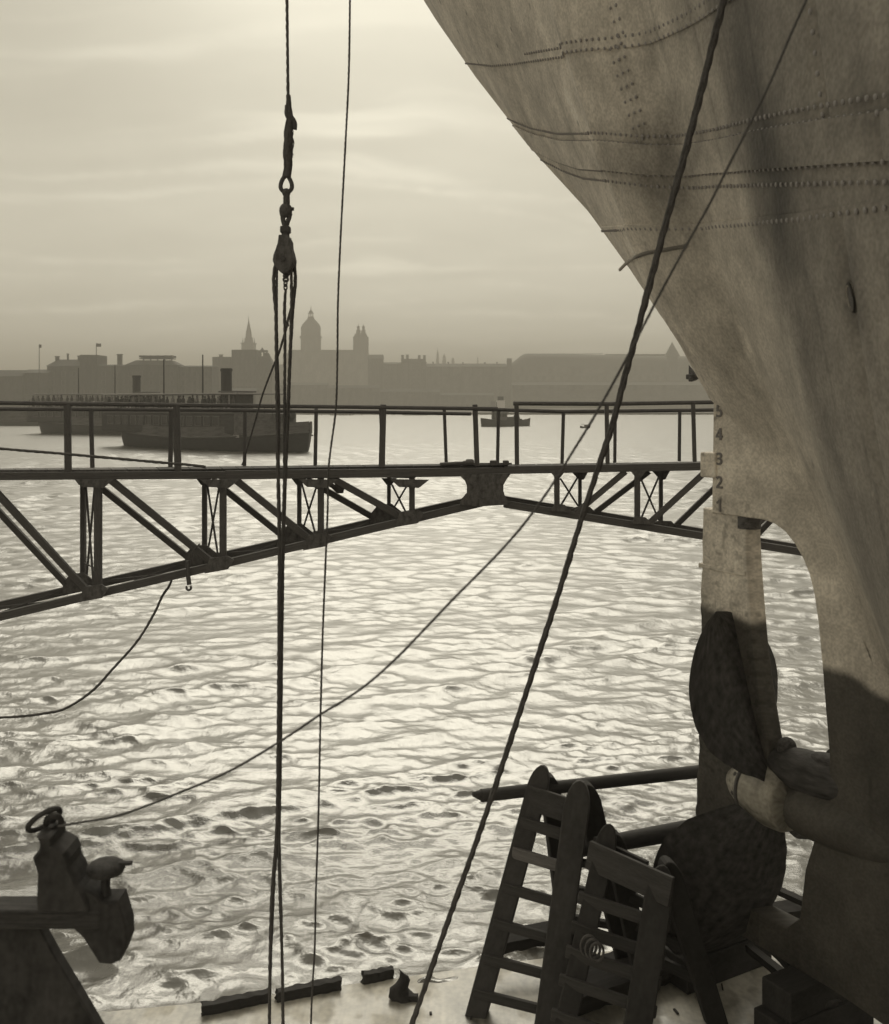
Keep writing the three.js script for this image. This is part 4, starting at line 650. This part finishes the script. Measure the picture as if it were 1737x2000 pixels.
// ---------------------------------------------------------------- tackle and ropes hanging before the bridge
{
  const D = 8, t = thing('block_and_tackle', 'dark hoisting block on a frayed pendant with several falls hanging below', 'tackle', V(0, 0, 0)), p = (x, y, d = D) => at(x, y, d), m = M.iron;
  part('pendant_rope', rope([[560, -60], [562, 100], [563, 195]].map(a => p(...a)), 0.0125), M.rope, t);
  part('spliced_rope', [rope([[563, 185], [564, 205], [566, 225], [563, 262], [563, 290], [562, 310], [563, 330], [560, 346]].map(a => p(...a)), 0.03, { wob: 0.28, m: 12 }), rope([[561, 205], [561, 222], [570, 236]].map(a => p(...a)), 0.034, { wob: 0.3, m: 12 }), rope([[568, 226], [574, 236], [576, 244], [575, 252]].map(a => p(...a)), 0.026, { wob: 0.3, m: 12 })], M.rope, t);
  const fr = []; for (let k = 0; k < 8; k++) fr.push(rope([[569 + rnd() * 3, 246], [569 + rnd() * 5, 262], [567 + rnd() * 8, 275 + rnd() * 8], [568 + rnd() * 9, 285 + rnd() * 25]].map(a => p(...a)), 0.0035, { step: 0.02, m: 5 }));
  part('frayed_end', fr, M.rope, t);
  const tear = (cx, cy, w, h, r) => new THREE.TubeGeometry(new THREE.CatmullRomCurve3(Array.from({ length: 24 }, (_, k) => { const a = k / 24 * Math.PI * 2, s = Math.sin(a), c = Math.cos(a); return p(cx + w * s * (1 - 0.36 * c), cy - h * c); }), true), 60, r, 10, true);
  part('thimble_eye', tear(559.5, 359, 10.5, 16, 0.017), m, t);
  part('shackle', [rod(p(560, 374), p(560, 405), 0.025, 14, 0.027), mv(new THREE.SphereGeometry(0.034, 14, 10), p(559.5, 376).x, p(559.5, 376).y, -D), mv(new THREE.SphereGeometry(1, 18, 14).scale(0.052, 0.058, 0.045), p(558.5, 411).x, p(558.5, 411).y, -D), mv(new THREE.CylinderGeometry(0.014, 0.014, 0.09, 10).rotateZ(Math.PI / 2), p(563, 408).x, p(563, 408).y, -D)], m, t);
  part('hook_eye', [rope([[550, 416], [553, 428], [556, 440]].map(a => p(...a)), 0.019, { wob: 0, step: 0.02 }), rope([[567, 416], [564, 428], [560, 440]].map(a => p(...a)), 0.019, { wob: 0, step: 0.02 }), rod(p(558, 434), p(558, 446), 0.02, 12)], m, t);
  part('swivel', [box(0.078, 0.055, 0.08, p(558, 449).x, p(558, 449).y, -D, 0.012), box(0.056, 0.1, 0.07, p(558, 461).x, p(558, 461).y, -D, 0.012)], m, t);
  { const s = new THREE.Shape(); [[549, 463], [547, 478], [543, 490], [538.5, 502], [537.5, 512], [541, 521], [548, 530], [554, 535], [562, 535], [569, 528], [575, 517], [576, 508], [573, 495], [570, 485], [569, 472], [565, 463]].forEach(([x, y], i) => { const q = p(x, y); i ? s.lineTo(q.x, q.y) : s.moveTo(q.x, q.y); });
    for (const z of [-0.085, -0.015, 0.055]) part('cheek_plate', new THREE.ExtrudeGeometry(s, { depth: 0.03, bevelEnabled: true, bevelSize: 0.004, bevelThickness: 0.008, bevelSegments: 2 }).translate(0, 0, -D + z), m, t);
    for (const z of [-0.035, 0.035]) part('sheave', new THREE.CylinderGeometry(0.07, 0.07, 0.034, 24).rotateX(Math.PI / 2).translate(p(557, 509).x, p(557, 509).y, -D + z), m, t);
    part('sheave_pin', new THREE.CylinderGeometry(0.018, 0.018, 0.24, 12).rotateX(Math.PI / 2).translate(p(557, 509).x, p(557, 509).y, -D), m, t); }
  part('becket', [mv(new THREE.SphereGeometry(0.024, 12, 10), p(558.5, 539).x, p(558.5, 539).y, -D), mv(new THREE.TorusGeometry(0.017, 0.009, 8, 16), p(558.5, 546).x, p(558.5, 546).y, -D), ...[553.5, 561].map((y, i) => mv(new THREE.TorusGeometry(0.015, 0.007, 8, 14).scale(0.8, 1.4, 1), p(558, y).x, p(558, y).y, -D))], m, t);
  const fall = (pts, r, d0 = D, d1 = D) => part('fall', rope(pts.map(([x, y], i) => p(x, y, lerp(d0, d1, i / (pts.length - 1)))), r, { wave: 0.4 }), M.rope, t);
  fall([[538, 514], [535, 540], [536, 575], [539, 610], [540, 680], [541.5, 790], [543, 930], [545, 1010], [546, 1160], [545, 1300], [543, 1500], [541, 1620], [531, 1760], [527, 1955], [526, 2060]], 0.014, D - 0.06, D - 0.06);
  fall([[541, 514], [541, 600], [542, 680], [545.5, 800], [545, 930], [547.5, 1030], [547, 1160], [545.5, 1400], [544, 1600], [547, 1760], [551, 1880], [552, 1980], [552, 2060]], 0.010, D + 0.06, D + 0.04);
  fall([[558, 565], [556, 600], [557, 660], [556.5, 740], [556, 860], [555, 950], [552, 1060], [549, 1170], [548, 1500], [546, 1640], [549, 1760], [551, 1850], [553, 1960], [554, 2060]], 0.0125, D, D);
  fall([[569, 516], [569.5, 590], [567, 680], [563, 780], [559, 880], [557, 930], [554, 1050], [551, 1180], [547.5, 1420], [543, 1560], [536, 1720], [530, 1850], [527, 1960], [526, 2060]], 0.012, D - 0.04, D + 0.06);
  fall([[575, 514], [577, 548], [574, 580], [571, 620], [567, 700], [563, 800], [559, 900], [557, 960], [553, 1100], [550, 1300], [547, 1500], [543, 1620], [537, 1700]], 0.0145, D + 0.04, D + 0.02);
  part('seizing', [rod(p(558.5, 630), p(560, 638), 0.022, 10), rod(p(545, 1150), p(545.5, 1560), 0.013, 8)], M.rope, t);
  part('guy_line', rope([[570, 598], [562, 628], [557, 650], [545, 690], [530, 725], [514, 770], [498, 825], [487, 862], [478, 895], [473, 908]].map(([x, y], i) => p(x, y, lerp(8, 15.7, i / 9))), 0.012, { step: 0.02 }), M.rope, t);

  solo('plumb_line', rope([[684, -60], [683, 55], [681, 150], [676, 260], [670, 380], [664, 500], [660, 600], [659, 700], [656, 800], [647, 870], [642, 915], [640, 1000], [636, 1100], [630, 1250], [626, 1400], [622, 1600], [617, 1760], [615, 1850], [609, 1950], [606, 2060]].map(a => p(...a, 7.6)), 0.008, { wave: 0.9 }), M.rope, 'thin single line hanging straight down beside the hoisting tackle', 'rope');
  solo('hawser', rope([[1420, -20], [1400, 55], [1378, 145], [1340, 292], [1300, 438], [1252, 620], [1240, 665], [1222, 730], [1196, 830], [1165, 925], [1131, 1030], [1094, 1150], [1045, 1300], [983, 1490], [932, 1640], [880, 1785], [820, 1957], [794, 2030]].map(([x, y], i) => p(x, y, lerp(5.2, 7.4, i / 17))), 0.0205, { wave: 0.12, max: 1800 }), M.rope, 'thick dark hawser running steeply from the ship down past the trestles', 'rope');
  solo('stay_rope', rope([[1580, -10], [1549, 58], [1498, 175], [1420, 330], [1385, 400], [1340, 480], [1290, 572], [1250, 650], [1212, 722], [1180, 780], [1150, 832], [1120, 880], [1085, 937], [1030, 1015], [985, 1068], [940, 1115], [890, 1165], [830, 1228], [780, 1280], [725, 1330], [675, 1366], [630, 1393], [575, 1430], [520, 1465], [440, 1510], [340, 1552], [290, 1572], [225, 1594], [160, 1605], [115, 1613]].map(([x, y], i) => p(x, y, lerp(3.7, 3.92, i / 29))), 0.005, { wave: 0.5, max: 2400, step: 0.008 }), M.rope, 'long slack rope swinging from the ship across the water to the ring on the post', 'rope');
}

// ---------------------------------------------------------------- staging trestles beside the propeller
function leg(p, q, w, t, side) { // timber with a rounded head at p
  const y = p.clone().sub(q), L = y.length(); y.normalize(); const x = side.clone().addScaledVector(y, -side.dot(y)).normalize(), z = x.clone().cross(y).normalize(), s = new THREE.Shape(), k = w / 2;
  s.moveTo(-k * 0.96, 0); s.lineTo(-k * 1.04, L - w * 1.3); for (let i = 0; i <= 10; i++) { const a = Math.PI * (1 - i / 10); s.lineTo(k * 1.02 * Math.cos(a) * (1 - 0.12 * Math.sin(a)), L - w * 1.05 + w * 1.05 * Math.sin(a)); } s.lineTo(k * 0.98, 0); s.closePath();
  return new THREE.ExtrudeGeometry(s, { depth: t, bevelEnabled: true, bevelSize: 0.012, bevelThickness: 0.012, bevelSegments: 2 }).translate(0, 0, -t / 2).applyMatrix4(new THREE.Matrix4().makeBasis(x, y, z).setPosition(q));
}
{
  const SX = V(0.8, 0, 0.6);
  const t1 = thing('staging_trestle', 'free standing trestle carrying the pointed upper pole, its head nearest the hawser', 'trestle', V(0, 0, 0), 'staging trestles by the propeller');
  const A = [at(1062, 1497, 9.62), at(930, 1985, 9.12)], B = [at(1134, 1526, 9.3), at(1068, 2012, 8.85)];
  part('leg', leg(A[0], A[1], 0.165, 0.11, V(1, 0, 0.2)), M.wood, t1); part('leg', leg(B[0], B[1], 0.2, 0.11, V(1, 0, 0.2)), M.wood, t1);
  const A2 = [at(1072, 1515, 9.72), at(1116, 1885, 9.95)], B2 = [at(1142, 1530, 9.45), at(1232, 1905, 9.72)];
  part('leg', leg(A2[0], A2[1], 0.15, 0.1, V(1, 0, -0.2)), M.woodDark, t1); part('leg', leg(B2[0], B2[1], 0.18, 0.1, V(1, 0, -0.2)), M.woodDark, t1);
  const on = (l, y) => l[0].clone().lerp(l[1], (y - l[0].y) / (l[1].y - l[0].y));
  for (const [ya, w, mt] of [[1568, 0.22, M.wood], [1612, 0.1, M.wood], [1666, 0.1, M.woodPale], [1727, 0.09, M.wood], [1788, 0.085, M.wood], [1848, 0.085, M.wood], [1906, 0.085, M.wood]]) { const p = on(A, at(0, ya, 9.4).y), q = on(B, at(0, ya, 9.4).y - 0.055), e = q.clone().sub(p).normalize().multiplyScalar(0.06), z = V(-0.03, 0, 0.075); part('rung', bar(p.sub(e).add(z), q.clone().add(e).sub(z), w, 0.045, V(0.2, 0, 1), 0.008), mt, t1); }
  for (const f of [0.28, 0.43, 0.58, 0.74]) { const p = A2[0].clone().lerp(A2[1], f), q = B2[0].clone().lerp(B2[1], f); part('rung', bar(p, q, 0.07, 0.05, V(0.2, 0, 1), 0.006), M.woodDark, t1); }
  const p1 = solo('staging_pole', [rod(at(940, 1554, 9.45), at(1400, 1503, 10.35), 0.058, 16, 0.062), rod(at(924, 1551, 9.42), at(946, 1553.4, 9.46), 0.022, 14, 0.058)], M.wood, 'long wooden pole with a pointed end laid across the free standing trestle', 'pole');
  solo('staging_pole', [rod(at(1120, 1660, 9.7), at(1400, 1610, 10.35), 0.075, 16, 0.095)], M.wood, 'lower wooden pole running from behind the trestles to the rudder', 'pole');

  const t2 = thing('staging_trestle', 'heavier boarded trestle close by the propeller blade, with wide top boards', 'trestle', V(0, 0, 0), 'staging trestles by the propeller');
  const C = [at(1192, 1612, 9.0), at(1086, 2085, 8.35)], Dd = [at(1296, 1692, 8.62), at(1222, 2150, 8.02)];
  part('leg', leg(C[0], C[1], 0.15, 0.12, V(1, 0, 0.2)), M.woodDark, t2); part('leg', leg(Dd[0], Dd[1], 0.2, 0.12, V(1, 0, 0.2)), M.woodDark, t2);
  const C2 = [at(1196, 1625, 9.1), at(1262, 1935, 9.42)], D2 = [at(1300, 1680, 8.75), at(1400, 2000, 9.0)];
  part('leg', leg(C2[0], C2[1], 0.15, 0.1, V(1, 0, -0.2)), M.woodDark, t2); part('leg', leg(D2[0], D2[1], 0.16, 0.1, V(1, 0, -0.2)), M.woodDark, t2);
  for (const [ya, w, mt] of [[1672, 0.24, M.wood], [1742, 0.1, M.wood], [1790, 0.1, M.woodDark], [1828, 0.1, M.wood], [1872, 0.09, M.wood], [1925, 0.09, M.wood]]) { const p = on(C, at(0, ya, 8.9).y), q = on(Dd, at(0, ya, 8.9).y - 0.07), e = q.clone().sub(p).normalize().multiplyScalar(0.12), z = V(-0.04, 0, 0.085); part(w > 0.2 ? 'board' : 'rung', bar(p.clone().sub(e).add(z), q.clone().add(e).addScaledVector(z, w > 0.2 ? 1 : -1), w, 0.045, V(0.2, 0, 1), 0.008), mt, t2); }
  for (const f of [0.2, 0.38, 0.56, 0.74]) { const p = C2[0].clone().lerp(C2[1], f), q = D2[0].clone().lerp(D2[1], f); part('rung', bar(p, q, 0.09, 0.05, V(0.2, 0, 1), 0.006), M.woodDark, t2); }
  part('brace_board', bar(at(1158, 1655, 9.12), at(1262, 1705, 8.78), 0.2, 0.05, V(0.2, 0, 1), 0.008), M.woodDark, t2);

  // rope coil hung on the boarded trestle
  solo('rope_coil', [0, 1, 2].map(k => mv(new THREE.TorusGeometry(0.085 - k * 0.006, 0.014, 8, 28).scale(0.75, 1, 1), at(1150 + k * 7, 1848 + k * 2, 8.45).x, at(1150 + k * 7, 1848 + k * 2, 8.45).y, -8.45 + k * 0.03)), M.rope, 'small coil of rope hung low on the boarded trestle', 'rope coil');
  // timbers on the dock floor around the blade
  const rough = (p, q, w, t, up, j) => { // a worn timber with ragged ends and uneven arrises
    const y = q.clone().sub(p), L = y.length(); y.normalize(); const x = y.clone().cross(up).normalize(), z = x.clone().cross(y).normalize(), g = new THREE.BoxGeometry(w, L, t, 3, 24, 3), a = g.attributes.position;
    for (let i = 0; i < a.count; i++) { const X = a.getX(i), Yy = a.getY(i), Z = a.getZ(i), e = Math.abs(Yy) > L / 2 - 0.001 ? 0.035 * N3(X * 40, Z * 40, p.x * 9) : 0, n = j * N3(X * 9, Yy * 14, Z * 9 + p.x); a.setXYZ(i, X * (1 + n) * (Math.abs(Yy) > L / 2 - 0.03 ? 0.9 : 1), Yy + e, Z * (1 + n)); }
    g.computeVertexNormals(); return g.applyMatrix4(new THREE.Matrix4().makeBasis(x, y, z).setPosition(p.clone().add(q).multiplyScalar(0.5)));
  };
  const tim = (l, p, q, w, t, m, n = 'timber') => solo(n, rough(p, q, w, t, V(0.3, 1, 0.2), 0.12), m, l, 'timber');
  tim('reddish plank leaning down past the foot of the stern post', at(1462, 1795, 9.6), at(1625, 1960, 8.7), 0.2, 0.05, M.wood);
  tim('second plank leaning just below the one past the stern post', at(1462, 1850, 9.7), at(1580, 1945, 9.1), 0.1, 0.06, M.woodDark);
  tim('short beam lying across behind the propeller blade', at(1440, 1795, 10.0), at(1570, 1778, 10.3), 0.16, 0.16, M.woodDark);
  tim('sloping board under the propeller hub', at(1468, 1716, 9.9), at(1600, 1775, 10.1), 0.1, 0.05, M.woodDark);
  tim('long low timber lying on the wet floor right of the free trestle', V(1.05, 0.2, -9.1), V(2.5, 0.2, -9.9), 0.24, 0.2, M.wood);
  tim('slim floating baulk lying parallel behind the long low timber', V(1.1, 0.14, -9.5), V(2.1, 0.14, -10.1), 0.14, 0.12, M.woodDark);
  for (const [x, l] of [[0.2, 'keel block stack under the heel of the rudder'], [1.35, 'keel block stack under the foot of the stern post'], [2.6, 'keel block stack forward of the stern post']]) {
    const k = thing('keel_block', l, 'keel block', V(SHIP.x + x * FX, 0.06, SHIP.z + x * FZ), undefined, -TH);
    part('block', box(0.36, 0.3, 1.1, 0, 0.15, 0, 0.015), M.woodDark, k); part('block', box(0.32, 0.25, 0.95, 0, 0.427, 0, 0.015), M.woodDark, k);
  }
  tim('low timber propped level behind the foot of the free trestle', at(968, 1842, 9.75), at(1100, 1816, 9.9), 0.17, 0.12, M.woodDark);
  { const gs = []; for (let k = 0; k < 36; k++) { const x = -1.5 + rnd() * 5, d = 7.6 + rnd() * (1.75 + 0.25 * x), g = box(0.012 + 0.03 * rnd(), 0.008 + 0.01 * rnd(), 0.03 + 0.12 * rnd() * rnd(), 0, 0, 0); g.rotateY(rnd() * 6); g.translate(x, 0.068, -d); gs.push(g); } const c = solo('wood_chips', gs, M.woodDark, 'chips and splinters of wood strewn over the wet dock floor', 'debris'); c.userData.kind = 'stuff'; }
  // baulks along the outer edge of the dock floor
  const ed = (l, x0, y0, x1, y1, w, n = 'edge_baulk') => { const p = at(x0, y0, dFloor(y0, 0.1)), q = at(x1, y1, dFloor(y1, 0.1)); solo(n, rough(p, q, w, 0.1, V(0, 1, 0), 0.35), M.woodDark, l, 'baulk'); };
  ed('longest wet baulk along the dock edge, crossed by the tackle falls', 540, 1946, 664, 1921, 0.085);
  ed('short wet baulk along the dock edge right of the single line', 709, 1911, 767, 1899, 0.085);
  ed('wet baulk in the corner of the dock edge below the left fall', 395, 1972, 528, 1945, 0.085);
  { const c = at(783, 1934, dFloor(1940, 0.1)), b = thing('edge_stump', 'jagged broken stump standing on the dock edge by the hawser', 'stump', V(c.x, 0.05, c.z)); const g = new THREE.ConeGeometry(0.1, 0.3, 7, 6), ps = g.attributes.position; for (let i = 0; i < ps.count; i++) { const x = ps.getX(i), y = ps.getY(i), z = ps.getZ(i), n = N3(x * 14 + 3, y * 9, z * 14); ps.setXYZ(i, x * (1.15 + n * 0.8) + 0.03 * Math.sin(y * 22) - y * 0.12, y + n * 0.03, z * (1 + n * 0.6)); } g.computeVertexNormals(); part('stump', g.translate(0, 0.14, 0), M.woodDark, b); part('splinter', bar(V(0.03, 0.02, 0.03), V(0.16, 0.03, 0.05), 0.07, 0.05), M.woodDark, b); }
}

// ---------------------------------------------------------------- iron outrigger with mooring posts at the near corner of the dock
{
  const D = 4, o = at(130, 1770, D), g = thing('mooring_outrigger', 'dark iron outrigger arm at the dock corner with ringed post and mushroom bollard', 'mooring arm', o), r = (x, y, d = D) => at(x, y, d).sub(o), m = M.ironDark;
  part('arm', [bar(r(-120, 1782, 3.95), r(205, 1782), 0.075, 0.13, V(0, 0, 1), 0.015)], m, g);
  { const s = new THREE.Shape(); [[165, 1722], [190, 1738], [205, 1752], [236, 1752], [243, 1775], [250, 1800], [251, 1830], [240, 1858], [226, 1864], [206, 1862], [197, 1848], [176, 1815], [160, 1800], [150, 1790]].forEach(([x, y], i) => { const q = r(x, y); i ? s.lineTo(q.x, q.y) : s.moveTo(q.x, q.y); }); part('end_bracket', new THREE.ExtrudeGeometry(s, { depth: 0.09, bevelEnabled: true, bevelSize: 0.01, bevelThickness: 0.015, bevelSegments: 3 }).translate(0, 0, -0.045), m, g); }
  part('stay_plate', [new THREE.ExtrudeGeometry((() => { const q = new THREE.Shape(); [[-80, 1790], [68, 1790], [78, 1806], [112, 1868], [150, 1930], [198, 2012], [230, 2070], [-80, 2070]].forEach(([x, y], i) => { const p = r(x, y); i ? q.lineTo(p.x, p.y) : q.moveTo(p.x, p.y); }); return q; })(), { depth: 0.05, bevelEnabled: true, bevelSize: 0.006, bevelThickness: 0.006, bevelSegments: 2 }).translate(0, 0, -0.03)], m, g);
  const prof = (pts, cx, base) => new THREE.LatheGeometry(pts.map(([w, y]) => new THREE.Vector2(w / F * D, r(0, y).y)), 24).translate(r(cx, 0).x, 0, 0);
  const ps = new THREE.Shape(); [[92, 1760], [91, 1738], [93, 1690], [86, 1668], [84, 1661], [95, 1648], [97, 1632], [92, 1622], [112, 1622], [111, 1638], [122, 1644], [136, 1652], [142, 1664], [143, 1680], [152, 1695], [160, 1715], [172, 1730], [178, 1745], [180, 1760]].forEach(([x, y], i) => { const q = r(x, y); i ? ps.lineTo(q.x, q.y) : ps.moveTo(q.x, q.y); });
  part('fairlead_post', new THREE.ExtrudeGeometry(ps, { depth: 0.1, bevelEnabled: true, bevelSize: 0.012, bevelThickness: 0.03, bevelSegments: 4 }).translate(0, 0, -0.05), m, g);
  const ring = (cx, cy, w, h, tilt, rad) => new THREE.TubeGeometry(new THREE.CatmullRomCurve3(Array.from({ length: 20 }, (_, k) => { const a = k / 20 * 6.283; const x = w * Math.cos(a), y = h * Math.sin(a); return r(cx + x * Math.cos(tilt) + y * Math.sin(tilt), cy - x * Math.sin(tilt) + y * Math.cos(tilt), D + 0.05 * Math.sin(a)); }), true), 48, rad, 10, true);
  part('ring', [ring(86, 1601, 36, 11.5, 0.55, 0.011), ring(105, 1606, 15, 13, 0.1, 0.012), rod(r(100, 1612), r(102, 1634), 0.02, 12)], m, g);
  part('mushroom_bollard', prof([[0.1, 1682], [14, 1682], [28, 1684], [36, 1690], [37, 1697], [33, 1704], [24, 1708], [12, 1710], [9, 1718], [9, 1738], [13, 1756], [16, 1770], [0.1, 1772]], 207), m, g);
  part('toggle_lug', [bar(r(232, 1686), r(258, 1685.5), 0.012, 0.02)], m, g);
}
renderer.render(scene, camera);
